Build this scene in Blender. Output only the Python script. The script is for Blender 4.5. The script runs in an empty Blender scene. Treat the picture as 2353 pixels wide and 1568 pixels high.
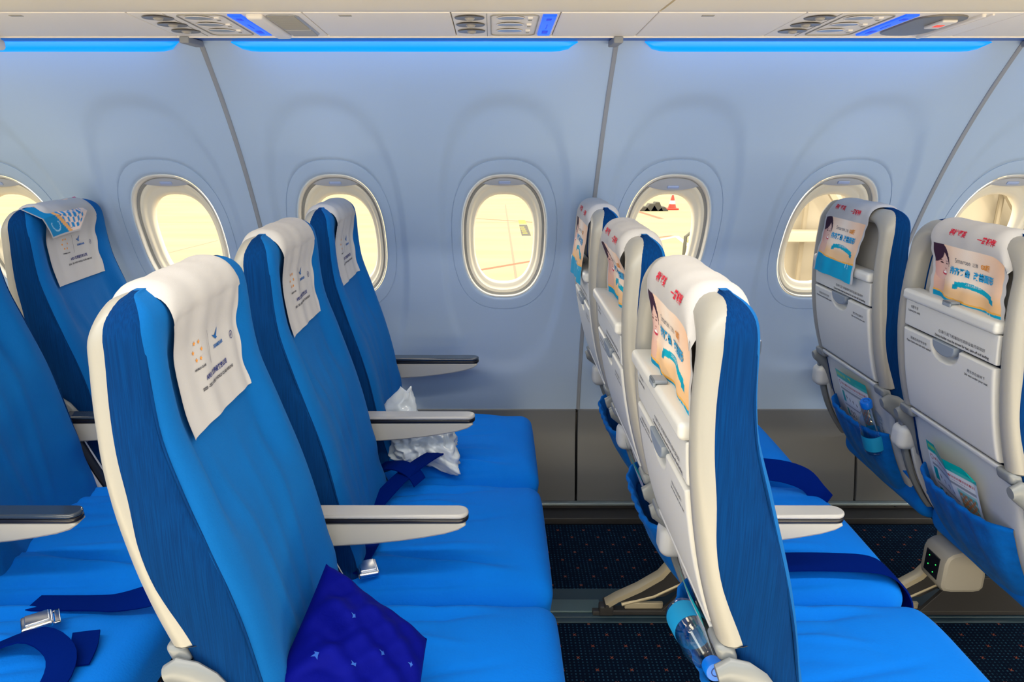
import bpy, math, random
from mathutils import Vector
random.seed(4)
sc = bpy.context.scene
COL = sc.collection
pi = math.pi

# ------------------------------------------------------------------ camera
FPX, CX0, HZ = 1630.0, 1135.0, 300.0
cam_d = bpy.data.cameras.new('camera'); cam = bpy.data.objects.new('camera', cam_d); COL.objects.link(cam)
cam_d.sensor_width = 36.0; cam_d.sensor_fit = 'HORIZONTAL'
cam_d.lens = FPX / 2353 * 36
cam_d.shift_x = (1176.5 - CX0) / 2353
cam_d.clip_start = 0.02; cam_d.clip_end = 500
cam.location = (0, 0, 1.47)
cam.rotation_euler = (pi/2 - math.atan((784 - HZ) / FPX), 0, 0)
sc.camera = cam
sc.view_settings.view_transform = 'Standard'; sc.view_settings.look = 'None'
sc.view_settings.exposure = 0.0; sc.view_settings.gamma = 1.0
sc.view_settings.use_curve_mapping = False

# ------------------------------------------------------------------ world, sun, cabin lamps, added fills
w = bpy.data.worlds.new('sky'); sc.world = w; w.use_nodes = True
bg = w.node_tree.nodes['Background']; bg.inputs[0].default_value = (1.0, 0.90, 0.72, 1); bg.inputs[1].default_value = 6.0
sd = bpy.data.lights.new('sun', 'SUN'); sd.energy = 1.6; sd.color = (1, 0.86, 0.62); sd.angle = 0.02
sun = bpy.data.objects.new('sun', sd); COL.objects.link(sun); sun.rotation_euler = (math.radians(38), 0, math.radians(-25))

def area(name, loc, rot, sx, sy, e, col):
    d = bpy.data.lights.new(name, 'AREA'); d.shape = 'RECTANGLE'; d.size = sx; d.size_y = sy; d.energy = e; d.color = col
    o = bpy.data.objects.new(name, d); COL.objects.link(o); o.location = loc; o.rotation_euler = rot
    return o
area('ceiling_lamp_aisle', (0.2, 0.42, 2.17), (0, 0, 0), 6.5, 0.06, 70, (1.0, 0.94, 0.84))
area('ceiling_lamp_side', (0.2, -0.75, 2.10), (math.radians(52), 0, 0), 6.5, 0.5, 48, (0.66, 0.86, 1.0))
area('aisle_side_warm_fill', (0.2, -1.6, 0.95), (math.radians(112), 0, 0), 6.0, 0.45, 24, (1.0, 0.90, 0.72))  # added warm fill; the wall on that side has no windows
area('low_bin_fill', (0.2, -0.35, 0.05), (math.radians(180 - 42), 0, 0), 6.5, 0.3, 125, (1.0, 0.82, 0.52))  # added upward fill to brighten the bin undersides, not a cabin fixture
for x in (-1.35, -0.22, 0.86, 1.95):
    area('cove_lamp', (x, 2.0, 1.66), (math.radians(42), 0, 0), 0.92, 0.03, 0.5, (0.10, 0.42, 1.0))

# ------------------------------------------------------------------ materials
MATS = {}
def mat(name, col, rough=0.5, metal=0.0, bump=0.0, bscale=300, var=0.0, vscale=6, coat=0.0, sheen=0.0, emit=None, es=0, spec=0.5, stretch=None):
    if name in MATS: return MATS[name]
    m = bpy.data.materials.new(name); m.use_nodes = True; nt = m.node_tree; b = nt.nodes['Principled BSDF']
    b.inputs['Base Color'].default_value = (*col, 1); b.inputs['Roughness'].default_value = rough; b.inputs['Metallic'].default_value = metal
    b.inputs['Coat Weight'].default_value = coat; b.inputs['Sheen Weight'].default_value = sheen
    b.inputs['Specular IOR Level'].default_value = spec
    if sheen: b.inputs['Sheen Tint'].default_value = (0.3, 0.7, 1, 1); b.inputs['Sheen Roughness'].default_value = 0.45
    tc = nt.nodes.new('ShaderNodeTexCoord'); src = tc.outputs['Object']
    if stretch:
        mp = nt.nodes.new('ShaderNodeMapping'); mp.inputs['Scale'].default_value = stretch; nt.links.new(src, mp.inputs[0]); src = mp.outputs[0]
    if bump:
        n = nt.nodes.new('ShaderNodeTexNoise'); n.inputs['Scale'].default_value = bscale; n.inputs['Detail'].default_value = 4
        nt.links.new(src, n.inputs['Vector'])
        bp = nt.nodes.new('ShaderNodeBump'); bp.inputs['Strength'].default_value = bump; bp.inputs['Distance'].default_value = 0.002
        nt.links.new(n.outputs['Fac'], bp.inputs['Height']); nt.links.new(bp.outputs[0], b.inputs['Normal'])
    if var:
        n = nt.nodes.new('ShaderNodeTexNoise'); n.inputs['Scale'].default_value = vscale; n.inputs['Detail'].default_value = 3
        nt.links.new(src, n.inputs['Vector'])
        r = nt.nodes.new('ShaderNodeMapRange'); r.inputs[3].default_value = 1 - var; r.inputs[4].default_value = 1 + var
        nt.links.new(n.outputs['Fac'], r.inputs[0])
        mx = nt.nodes.new('ShaderNodeVectorMath'); mx.operation = 'SCALE'; mx.inputs[0].default_value = col
        nt.links.new(r.outputs[0], mx.inputs['Scale']); nt.links.new(mx.outputs[0], b.inputs['Base Color'])
    if emit: b.inputs['Emission Color'].default_value = (*emit, 1); b.inputs['Emission Strength'].default_value = es
    MATS[name] = m; return m

FRONT = mat('blue_front_fabric', (0.0, 0.105, 0.37), 0.85, bump=0.35, bscale=260, var=0.10, vscale=9, sheen=0.05, spec=0.15)
CUSH = mat('blue_cushion_fabric', (0.0, 0.17, 0.72), 0.85, bump=0.45, bscale=200, var=0.06, vscale=9, sheen=0.05, spec=0.12)
SIDE = mat('blue_ribbed_side_fabric', (0.0, 0.045, 0.215), 0.9, spec=0.08)
def ribs(m, c0, c1):
    nt = m.node_tree; b = nt.nodes['Principled BSDF']; L = nt.links.new; tc = nt.nodes.new('ShaderNodeTexCoord')
    mp = nt.nodes.new('ShaderNodeMapping'); mp.inputs['Scale'].default_value = (1.6, 0.5, 0.012); L(tc.outputs['Object'], mp.inputs[0])
    n = nt.nodes.new('ShaderNodeTexNoise'); n.inputs['Scale'].default_value = 420; n.inputs['Detail'].default_value = 3; L(mp.outputs[0], n.inputs['Vector'])
    mp2 = nt.nodes.new('ShaderNodeMapping'); mp2.inputs['Scale'].default_value = (.3, .3, 1); L(tc.outputs['Object'], mp2.inputs[0])
    n2 = nt.nodes.new('ShaderNodeTexNoise'); n2.inputs['Scale'].default_value = 350; L(mp2.outputs[0], n2.inputs['Vector'])
    r = nt.nodes.new('ShaderNodeValToRGB'); r.color_ramp.elements[0].position = .35; r.color_ramp.elements[0].color = (*c0, 1); r.color_ramp.elements[1].position = .65; r.color_ramp.elements[1].color = (*c1, 1)
    L(n.outputs['Fac'], r.inputs[0]); L(r.outputs[0], b.inputs['Base Color'])
    ad = nt.nodes.new('ShaderNodeMath'); ad.operation = 'MULTIPLY_ADD'; ad.inputs[1].default_value = .35; L(n2.outputs['Fac'], ad.inputs[0]); L(n.outputs['Fac'], ad.inputs[2])
    bp = nt.nodes.new('ShaderNodeBump'); bp.inputs['Strength'].default_value = .3; bp.inputs['Distance'].default_value = .002; L(ad.outputs[0], bp.inputs['Height']); L(bp.outputs[0], b.inputs['Normal'])
ribs(SIDE, (0.0, 0.023, 0.108), (0.0, 0.034, 0.150))
POCK = mat('blue_velour_pocket', (0.0, 0.12, 0.50), 0.9, bump=0.7, bscale=90, var=0.42, vscale=28, sheen=0.1, spec=0.1)
BELT = mat('navy_webbing', (0.0, 0.010, 0.14), 0.8, bump=0.3, bscale=500, spec=0.02)
PILM = mat('royal_blue_pillowcase', (0.0, 0.002, 0.17), 0.8, bump=0.3, bscale=250, spec=0.08)
CREAM = mat('cream_shell_plastic', (0.315, 0.305, 0.28), 0.38, bump=0.05, bscale=400)
GREYP = mat('pale_grey_plastic', (0.64, 0.64, 0.63), 0.42, bump=0.05, bscale=400)
TRAYM = mat('tray_plastic', (0.60, 0.60, 0.585), 0.42, bump=0.04, bscale=400)
RECM = mat('recess_grey_plastic', (0.42, 0.42, 0.42), 0.6)
LATCH = mat('slate_grey_latch', (0.22, 0.26, 0.32), 0.4)
HINGE = mat('blue_grey_hinge', (0.20, 0.215, 0.23), 0.35)
ARMB = mat('armrest_body_plastic', (0.44, 0.43, 0.395), 0.4)
CAPL = mat('armrest_light_cap', (0.42, 0.42, 0.43), 0.28, coat=0.3)
CAPD = mat('armrest_dark_cap', (0.03, 0.045, 0.075), 0.18, coat=0.6)
BLACK = mat('black_rubber', (0.006, 0.007, 0.014), 0.3)
DARKM = mat('dark_metal', (0.05, 0.05, 0.055), 0.5, metal=0.3)
STRUT = mat('beige_painted_strut', (0.55, 0.49, 0.36), 0.35, metal=0.2)
CHROME = mat('buckle_chrome', (0.75, 0.76, 0.8), 0.2, metal=1.0)
WALLM = mat('sidewall_panel', (0.40, 0.52, 0.71), 0.42, bump=0.04, bscale=250)  # panels are white; the blue LED light is mixed into this colour
DADOM = mat('dado_grey_panel', (0.135, 0.143, 0.155), 0.6, bump=0.1, bscale=300)
GROOVE = mat('seam_gasket_grey', (0.27, 0.29, 0.33), 0.6)
REVEAL = mat('window_reveal_plastic', (0.86, 0.80, 0.66), 0.4)
RING = mat('window_ring_plastic', (0.70, 0.69, 0.66), 0.3)
RINGD = mat('window_gasket', (0.33, 0.32, 0.29), 0.5)
SHADE = mat('window_shade_plastic', (0.42, 0.44, 0.50), 0.4)
BINM = mat('bin_cream_plastic', (0.93, 0.83, 0.62), 0.4)
PSUM = mat('service_panel_plastic', (0.88, 0.84, 0.80), 0.42)
LENS = mat('lamp_lens_grey', (0.30, 0.31, 0.33), 0.3, coat=0.3)
NOZ = mat('nozzle_metal', (0.20, 0.185, 0.17), 0.35, metal=0.3)
NOZK = mat('nozzle_knob_grey', (0.42, 0.40, 0.37), 0.3)
SIGN = mat('blue_lit_sign', (0, 0.05, 0.3), 0.3, emit=(0.0, 0.10, 1.0), es=1.0)
SIGN2 = mat('dark_sign_print', (0, 0.02, 0.35), 0.4, emit=(0.0, 0.03, 0.55), es=1.0)
COVE = mat('cove_blue_diffuser', (0, 0.1, 0.4), 0.4, emit=(0.0, 0.33, 1.0), es=1.0)
REDL = mat('red_indicator', (0.5, 0.02, 0.01), 0.4, emit=(1, 0.08, 0.03), es=0.8)
GREENL = mat('green_indicator', (0.0, 0.4, 0.1), 0.4, emit=(0.05, 1.0, 0.15), es=1.5)
INK = mat('dark_ink', (0.03, 0.03, 0.04), 0.7)
INKB = mat('navy_ink', (0.01, 0.02, 0.16), 0.7)
INKL = mat('airline_blue_ink', (0.0, 0.09, 0.33), 0.7)
INKR = mat('red_ink', (0.62, 0.0, 0.03), 0.7)
INKG = mat('grey_ink', (0.13, 0.14, 0.17), 0.7)
INKO = mat('orange_ink', (0.72, 0.27, 0.03), 0.7)
INKC = mat('cyan_ink', (0.0, 0.30, 0.62), 0.7)
INKW = mat('white_ink', (0.7, 0.8, 0.85), 0.7)
BIRD = mat('pillow_bird_print', (0.01, 0.08, 0.42), 0.8)
TANK = mat('bright_metal_rail', (0.45, 0.55, 0.60), 0.3, metal=0.6)
TRACK = mat('blue_grey_track_cover', (0.035, 0.075, 0.11), 0.4)
TRACK2 = mat('pale_track_insert', (0.10, 0.17, 0.20), 0.3)
CEIL = mat('ceiling_white', (0.75, 0.74, 0.72), 0.6)

def vcol_mat(name, rough=0.85, bump=0.2):
    m = bpy.data.materials.new(name); m.use_nodes = True; nt = m.node_tree; b = nt.nodes['Principled BSDF']
    a = nt.nodes.new('ShaderNodeVertexColor'); a.layer_name = 'print'; nt.links.new(a.outputs[0], b.inputs['Base Color'])
    b.inputs['Roughness'].default_value = rough; b.inputs['Specular IOR Level'].default_value = 0.2
    tc = nt.nodes.new('ShaderNodeTexCoord'); n = nt.nodes.new('ShaderNodeTexNoise'); n.inputs['Scale'].default_value = 500
    nt.links.new(tc.outputs['Object'], n.inputs['Vector'])
    bp = nt.nodes.new('ShaderNodeBump'); bp.inputs['Strength'].default_value = bump; bp.inputs['Distance'].default_value = 0.001
    nt.links.new(n.outputs['Fac'], bp.inputs['Height']); nt.links.new(bp.outputs[0], b.inputs['Normal'])
    return m
CLOTH = vcol_mat('printed_white_cloth')
CARD = vcol_mat('printed_card', 0.3, 0.0)

def glassy(name, tint, alpha, rough=0.03, k=0.1):
    m = bpy.data.materials.new(name); m.use_nodes = True; nt = m.node_tree; nt.nodes.remove(nt.nodes['Principled BSDF'])
    t = nt.nodes.new('ShaderNodeBsdfTransparent'); t.inputs[0].default_value = (*tint, 1)
    g = nt.nodes.new('ShaderNodeBsdfGlossy'); g.inputs['Roughness'].default_value = rough
    mx = nt.nodes.new('ShaderNodeMixShader'); fr = nt.nodes.new('ShaderNodeFresnel'); fr.inputs[0].default_value = 1.45
    mm = nt.nodes.new('ShaderNodeMath'); mm.operation = 'ADD'; mm.inputs[1].default_value = alpha
    fr = nt.nodes.new('ShaderNodeLayerWeight'); fr.inputs['Blend'].default_value = 0.12; mm.operation = 'MULTIPLY_ADD'; mm.inputs[1].default_value = k; mm.inputs[2].default_value = alpha; nt.links.new(fr.outputs['Facing'], mm.inputs[0]); nt.links.new(mm.outputs[0], mx.inputs[0])
    nt.links.new(t.outputs[0], mx.inputs[1]); nt.links.new(g.outputs[0], mx.inputs[2])
    nt.links.new(mx.outputs[0], nt.nodes['Material Output'].inputs[0]); return m
PANE = glassy('window_pane_acrylic', (0.97, 0.97, 0.95), 0.01)
PET = glassy('clear_bottle_plastic', (0.86, 0.93, 0.98), 0.06, 0.06, 0.9)

def bag_mat():
    m = mat('white_plastic_bag', (0.72, 0.78, 0.84), 0.3, bump=0.5, bscale=60, coat=0.4)
    m.node_tree.nodes['Principled BSDF'].inputs['Transmission Weight'].default_value = 0.15; return m
BAG = bag_mat()

def carpet():
    m = bpy.data.materials.new('navy_dotted_carpet'); m.use_nodes = True; nt = m.node_tree; b = nt.nodes['Principled BSDF']
    L = nt.links.new
    def M(op, a, b_=None, c=None):
        n = nt.nodes.new('ShaderNodeMath'); n.operation = op
        for i, v in enumerate((a, b_, c)):
            if v is None: continue
            if isinstance(v, (int, float)): n.inputs[i].default_value = v
            else: L(v, n.inputs[i])
        return n.outputs[0]
    tc = nt.nodes.new('ShaderNodeTexCoord'); sp = nt.nodes.new('ShaderNodeSeparateXYZ'); L(tc.outputs['Object'], sp.inputs[0])
    x, y = sp.outputs[0], sp.outputs[1]
    def cell(v, p, off=0.0): return M('SUBTRACT', M('FRACT', M('ADD', M('DIVIDE', v, p), off)), 0.5)
    px, py = 0.0125, 0.0115
    dx, dy = cell(x, px), cell(y, py)
    r = M('ADD', M('POWER', dx, 2), M('POWER', dy, 2))
    dot = M('LESS_THAN', r, 0.045)
    wn = nt.nodes.new('ShaderNodeTexWhiteNoise'); cb = nt.nodes.new('ShaderNodeCombineXYZ')
    L(M('FLOOR', M('DIVIDE', x, px)), cb.inputs[0]); L(M('FLOOR', M('DIVIDE', y, py)), cb.inputs[1]); L(cb.outputs[0], wn.inputs[0])
    # staggered small crosses
    def cross(ox, oy):
        P, Q = 0.098, 0.098
        ex, ey = M('MULTIPLY', cell(x, P, ox), P), M('MULTIPLY', cell(y, Q, oy), Q)
        a = M('MINIMUM', M('ABSOLUTE', M('SUBTRACT', ex, ey)), M('ABSOLUTE', M('ADD', ex, ey)))
        rr = M('ADD', M('POWER', ex, 2), M('POWER', ey, 2))
        return M('MULTIPLY', M('LESS_THAN', a, 0.0016), M('LESS_THAN', rr, 0.0065**2))
    cr = M('MAXIMUM', cross(0, 0), cross(0.5, 0.5))
    mix1 = nt.nodes.new('ShaderNodeMix'); mix1.data_type = 'RGBA'; mix1.inputs['A'].default_value = (0.0025, 0.010, 0.030, 1); mix1.inputs['B'].default_value = (0.03, 0.12, 0.22, 1)
    L(M('MULTIPLY', dot, M('ADD', M('MULTIPLY', wn.outputs[0], 0.8), 0.2)), mix1.inputs['Factor'])
    mix2 = nt.nodes.new('ShaderNodeMix'); mix2.data_type = 'RGBA'; L(mix1.outputs['Result'], mix2.inputs['A']); mix2.inputs['B'].default_value = (0.36, 0.10, 0.06, 1); L(cr, mix2.inputs['Factor'])
    L(mix2.outputs['Result'], b.inputs['Base Color']); b.inputs['Roughness'].default_value = 0.95; b.inputs['Specular IOR Level'].default_value = 0.1
    return m
CARPET = carpet()

# ------------------------------------------------------------------ mesh builder
def lerp(a, b, t): return a + (b - a) * t
def interp(tab, z):
    if z >= tab[0][0]: return tab[0][1]
    for (a, p), (b, q) in zip(tab, tab[1:]):
        if z >= b:
            t = (z - b) / (a - b); return lerp(q, p, t)
    return tab[-1][1]
def smooth_tab(tab, it=3, n=60):
    zs = [lerp(tab[0][0], tab[-1][0], i / n) for i in range(n + 1)]; v = [interp(tab, z) for z in zs]
    for _ in range(it): v = [v[0]] + [(v[i-1] + 2*v[i] + v[i+1]) / 4 for i in range(1, n)] + [v[-1]]
    return list(zip(zs, v))
def sstep(a, b, x):
    t = max(0, min(1, (x - a) / (b - a))); return t * t * (3 - 2 * t)
def gauss(x, s): return math.exp(-(x / s) ** 2)

class MB:
    def __init__(s): s.v = []; s.f = []; s.m = []; s.cols = None
    def grid(s, rows, cu=False, cv=False, m=0, flip=False):
        b = len(s.v); R = len(rows); Cn = len(rows[0])
        for r in rows: s.v += [tuple(p) for p in r]
        for i in range(R if cv else R - 1):
            for j in range(Cn if cu else Cn - 1):
                q = [b + i*Cn + j, b + i*Cn + (j+1) % Cn, b + ((i+1) % R)*Cn + (j+1) % Cn, b + ((i+1) % R)*Cn + j]
                if flip: q.reverse()
                s.f.append(q); s.m.append(m)
        return b
    def face(s, pts, m=0):
        b = len(s.v); s.v += [tuple(p) for p in pts]; s.f.append(list(range(b, b + len(pts)))); s.m.append(m)
    def rbox(s, lo, hi, r, seg=3, n=(2, 2, 2), fn=None, m=0):
        h = [(hi[k] - lo[k]) / 2 for k in range(3)]; cc = [(hi[k] + lo[k]) / 2 for k in range(3)]
        r = min(r, *h) * 0.999
        ax = []
        for k in range(3):
            a = [-(h[k] - r) - r * math.tan(pi/4 * (1 - i/seg)) for i in range(seg)]
            inn = [lerp(-(h[k]-r), h[k]-r, i / n[k]) for i in range(n[k] + 1)] if h[k] - r > 1e-6 else [0]
            ax.append(a + inn + [-q for q in reversed(a)])
        key = {}
        def vid(p):
            kk = (round(p[0], 7), round(p[1], 7), round(p[2], 7))
            if kk in key: return key[kk]
            q = [max(-(h[k]-r), min(h[k]-r, p[k])) for k in range(3)]
            d = Vector((p[0]-q[0], p[1]-q[1], p[2]-q[2])); d.normalize()
            o = [cc[k] + q[k] + d[k] * r for k in range(3)]
            if fn: o = fn(*o)
            s.v.append(tuple(o)); key[kk] = len(s.v) - 1; return key[kk]
        for k in range(3):
            u, w_ = (k + 1) % 3, (k + 2) % 3
            for sg in (-1, 1):
                for i in range(len(ax[u]) - 1):
                    for j in range(len(ax[w_]) - 1):
                        q = []
                        for (a, b) in ((i, j), (i+1, j), (i+1, j+1), (i, j+1)):
                            p = [0, 0, 0]; p[k] = sg * h[k]; p[u] = ax[u][a]; p[w_] = ax[w_][b]; q.append(vid(p))
                        if sg < 0: q.reverse()
                        if len(set(q)) >= 3: s.f.append(q); s.m.append(m)
    def tube(s, pts, r, n=10, m=0, cap=True, sq=None):
        pts = [Vector(p) for p in pts]; rows = []
        up = Vector((0, 0, 1))
        rr = r if isinstance(r, (list, tuple)) else [r] * len(pts)
        for i, p in enumerate(pts):
            t = (pts[min(i+1, len(pts)-1)] - pts[max(i-1, 0)]).normalized()
            a = t.cross(up)
            if a.length < 1e-3: a = t.cross(Vector((0, 1, 0)))
            a.normalize(); b = a.cross(t)
            rows.append([p + (a * math.cos(2*pi*k/n) + b * math.sin(2*pi*k/n)) * rr[i] for k in range(n)])
        s.grid(rows, cu=True, m=m)
        if cap: s.face(list(reversed(rows[0])), m); s.face(rows[-1], m)
    def lathe(s, prof, origin=(0, 0, 0), ax=(0, 0, 1), n=24, m=0):
        a = Vector(ax).normalized(); u = a.orthogonal().normalized(); w_ = a.cross(u); o = Vector(origin)
        rows = [[o + a * h + (u * math.cos(2*pi*k/n) + w_ * math.sin(2*pi*k/n)) * r for k in range(n)] for r, h in prof]
        s.grid(rows, cu=True, m=m)
    def prism(s, poly, fr, to, bev=0.0, m=0):
        """poly 2d, fr/to: functions (a,b)->3d for the two faces; small chamfer."""
        n = len(poly); cxm = sum(p[0] for p in poly) / n; cym = sum(p[1] for p in poly) / n
        def inset(d):
            out = []
            for i in range(n):
                p0, p1, p2 = poly[i-1], poly[i], poly[(i+1) % n]
                t1 = Vector((p1[0]-p0[0], p1[1]-p0[1])); t2 = Vector((p2[0]-p1[0], p2[1]-p1[1]))
                t = (t1.normalized() + t2.normalized())
                if t.length < 1e-6: t = t1
                t.normalize(); nn = Vector((-t.y, t.x)) * sgn
                out.append((p1[0] + nn.x * d, p1[1] + nn.y * d))
            return out
        A = sum(poly[i-1][0]*poly[i][1] - poly[i][0]*poly[i-1][1] for i in range(n)); sgn = 1 if A > 0 else -1
        def mixf(t): return lambda a, b: tuple(lerp(x, y, t) for x, y in zip(fr(a, b), to(a, b)))
        if bev:
            T = (Vector(fr(cxm, cym)) - Vector(to(cxm, cym))).length; k = min(0.45, bev / T)
            rings = [(inset(bev), 0), (inset(bev*0.3), k*0.3), (poly, k), (poly, 1-k), (inset(bev*0.3), 1-k*0.3), (inset(bev), 1)]
        else: rings = [(poly, 0), (poly, 1)]
        rows = [[mixf(t)(*p) for p in P] for P, t in rings]
        s.grid(rows, cu=True, m=m); s.face(list(reversed(rows[0])), m); s.face(rows[-1], m)
    def mesh(s, name, mats, angle=40):
        me = bpy.data.meshes.new(name); me.from_pydata(s.v, [], s.f)
        for x in (mats if isinstance(mats, (list, tuple)) else [mats]): me.materials.append(x)
        me.polygons.foreach_set('material_index', s.m)
        me.polygons.foreach_set('use_smooth', [True] * len(s.f))
        me.update()
        import bmesh
        bm = bmesh.new(); bm.from_mesh(me); bmesh.ops.recalc_face_normals(bm, faces=bm.faces)
        bm.to_mesh(me); bm.free()
        if angle: me.set_sharp_from_angle(angle=math.radians(angle))
        if s.cols:
            ca = me.color_attributes.new('print', 'FLOAT_COLOR', 'POINT')
            ca.data.foreach_set('color', [c for q in s.cols for c in (*q, 1.0)])
        return me
    def build(s, name, mats, parent=None, angle=40):
        return put(name, s.mesh(name, mats, angle), parent)

def put(name, me, parent=None):
    o = bpy.data.objects.new(name, me); COL.objects.link(o)
    if parent is not None: o.parent = parent
    return o
def empty(name, loc=(0, 0, 0)):
    o = bpy.data.objects.new(name, None); o.empty_display_size = 0.1; COL.objects.link(o); o.location = loc; return o
def tag(o, label=None, cat=None, group=None, kind=None):
    if label: o['label'] = label
    if cat: o['category'] = cat
    if group: o['group'] = group
    if kind: o['kind'] = kind
    return o

def text_pts(body, size, bold=0.0):
    cu = bpy.data.curves.new('t', 'FONT'); cu.body = body; cu.size = size; cu.align_x = 'CENTER'; cu.offset = bold; cu.resolution_u = 3
    o = bpy.data.objects.new('t', cu); COL.objects.link(o)
    dg = bpy.context.evaluated_depsgraph_get(); me = bpy.data.meshes.new_from_object(o.evaluated_get(dg))
    v = [tuple(p.co) for p in me.vertices]; f = [list(p.vertices) for p in me.polygons]
    bpy.data.objects.remove(o); bpy.data.curves.remove(cu); bpy.data.meshes.remove(me)
    return v, f
def add_text(mb, body, size, place, m=0, bold=0.0, sx=1.0, rot=0.0):
    """place(a,b) maps centred text coordinates (metres) to 3d."""
    v, f = text_pts(body, size, bold); b = len(mb.v); c_, s_ = math.cos(rot), math.sin(rot)
    for p in v:
        x, y = p[0] * sx, p[1]
        mb.v.append(tuple(place(x * c_ - y * s_, x * s_ + y * c_)))
    for q in f: mb.f.append([b + i for i in q]); mb.m.append(m)

def rrect(x0, x1, y0, y1, r, n=5, rs=None):
    """rounded rectangle polygon, ccw; rs = radii (bl, br, tr, tl)."""
    rs = rs or (r, r, r, r); out = []
    for (cx, cy, q, a0) in ((x0, y0, rs[0], pi), (x1, y0, rs[1], 1.5*pi), (x1, y1, rs[2], 0), (x0, y1, rs[3], .5*pi)):
        sx = 1 if cx == x0 else -1; sy = 1 if cy == y0 else -1
        for i in range(n + 1):
            a = a0 + i / n * pi / 2
            out.append((cx + sx*q + q*math.cos(a), cy + sy*q + q*math.sin(a)))
    return out
def ribbon(mb, pts, wid, th=0.0018, m=0, sub=4):
    """flat webbing: pts = [(centre, width direction)], smoothed."""
    P = [Vector(p[0]) for p in pts]; D = [Vector(p[1]).normalized() for p in pts]
    def cr(A, i, t):
        a = A[max(i-1, 0)]; b = A[i]; c = A[min(i+1, len(A)-1)]; d = A[min(i+2, len(A)-1)]
        return 0.5 * ((2*b) + (c - a)*t + (2*a - 5*b + 4*c - d)*t*t + (3*b - a - 3*c + d)*t**3)
    C = []; W = []
    for i in range(len(P) - 1):
        for k in range(sub): C.append(cr(P, i, k/sub)); W.append(cr(D, i, k/sub).normalized())
    C.append(P[-1]); W.append(D[-1])
    rows = []
    for i in range(len(C)):
        t = (C[min(i+1, len(C)-1)] - C[max(i-1, 0)]).normalized(); n = t.cross(W[i]).normalized()
        a, b = C[i] - W[i]*wid/2, C[i] + W[i]*wid/2
        rows.append([a - n*th, a.lerp(b, .33) - n*th*1.2, a.lerp(b, .67) - n*th*1.2, b - n*th, b + n*th, a.lerp(b, .67) + n*th*1.2, a.lerp(b, .33) + n*th*1.2, a + n*th])
    mb.grid(rows, cu=True, m=m); mb.face(rows[0], m); mb.face(list(reversed(rows[-1])), m)

# ------------------------------------------------------------------ cabin shell
WYC, WZC, WR = 0.4473, 0.2690, 2.1551
XL, XR = -3.3, 3.6
PITCH = 0.554; WX0 = 0.035; WZ = 1.107
def wallp(x, z, off=0.0):
    a = math.asin(max(-1, min(1, (z - WZC) / WR)))
    return (x, WYC + (WR + off) * math.cos(a), WZC + (WR + off) * math.sin(a))
def relief(x, z):
    """shallow arched hollow around every window"""
    k = round((x - WX0) / PITCH); dx = x - (WX0 + k * PITCH)
    zc = 1.107
    hz = 0.52 if z < 1.107 else 0.455
    d = (abs(dx / 0.215) ** 2.6 + abs((z - zc) / hz) ** 2.6) ** (1/2.6)
    return 0.011 * (1 - sstep(0.91, 1.05, d))
def wallr(x, z, off=0.0): return wallp(x, z, off + relief(x, z))
def wallw(x, z, off=0.0):
    p = wallr(x, z); return (p[0], p[1] + off*.98, p[2] - off*.15)
WZ0, WZ1 = 0.42, 1.715
mb = MB(); NP = 96
def bay_border(cx, t):
    a = 2*pi*t; ca, sa = math.cos(a), math.sin(a)
    hw = PITCH/2; up, dn = WZ1 - WZ, WZ - WZ0
    vh = up if sa > 0 else dn
    k = min(hw/abs(ca) if abs(ca) > 1e-9 else 9, vh/abs(sa) if abs(sa) > 1e-9 else 9)
    return cx + ca*k, WZ + sa*k
def bay_angles():
    L = [i / NP for i in range(NP)]
    hw = PITCH/2
    for (dx, dz) in ((hw, WZ1-WZ), (-hw, WZ1-WZ), (-hw, WZ0-WZ), (hw, WZ0-WZ)):
        t = (math.atan2(dz, dx) / (2*pi)) % 1
        j = min(range(len(L)), key=lambda i: abs(L[i] - t)); L[j] = t
    return L
TS = bay_angles()
def oval(a, b, t, n=2.55):
    ca, sa = math.cos(2*pi*t), math.sin(2*pi*t); b *= 1.125
    # direction-true superellipse radius
    r = (abs(ca / a) ** n + abs(sa / b) ** n) ** (-1/n)
    return ca*r, sa*r
wall_rings = [(.1815, .2415, 0), (.1810, .241, .003), (.1795, .2395, .003), (.1785, .2385, 0), (.1775, .2375, 0), (.168, .226, 0), (.158, .212, 0), (.153, .206, .0005), (.1495, .202, .0025), (.1470, .199, .007), (.1460, .198, .014), (.1455, .1975, .026)]
for k in range(-6, 7):
    cx = WX0 + k * PITCH
    rows = []
    for j in range(33):
        t_ = j / 32
        row = []
        for t in TS:
            bx, bz = bay_border(cx, t); ox, oz = oval(.1815, .2415, t)
            row.append(wallr(lerp(bx, cx + ox, t_), lerp(bz, WZ + oz, t_)))
        rows.append(row)
    for (a, b, off) in wall_rings[1:]:
        rows.append([wallw(cx + oval(a, b, t)[0], WZ + oval(a, b, t)[1], off) for t in TS])
    mb.grid(rows, cu=True)
tag(mb.build('wall_window_side', WALLM, angle=60), kind='structure')

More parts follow.
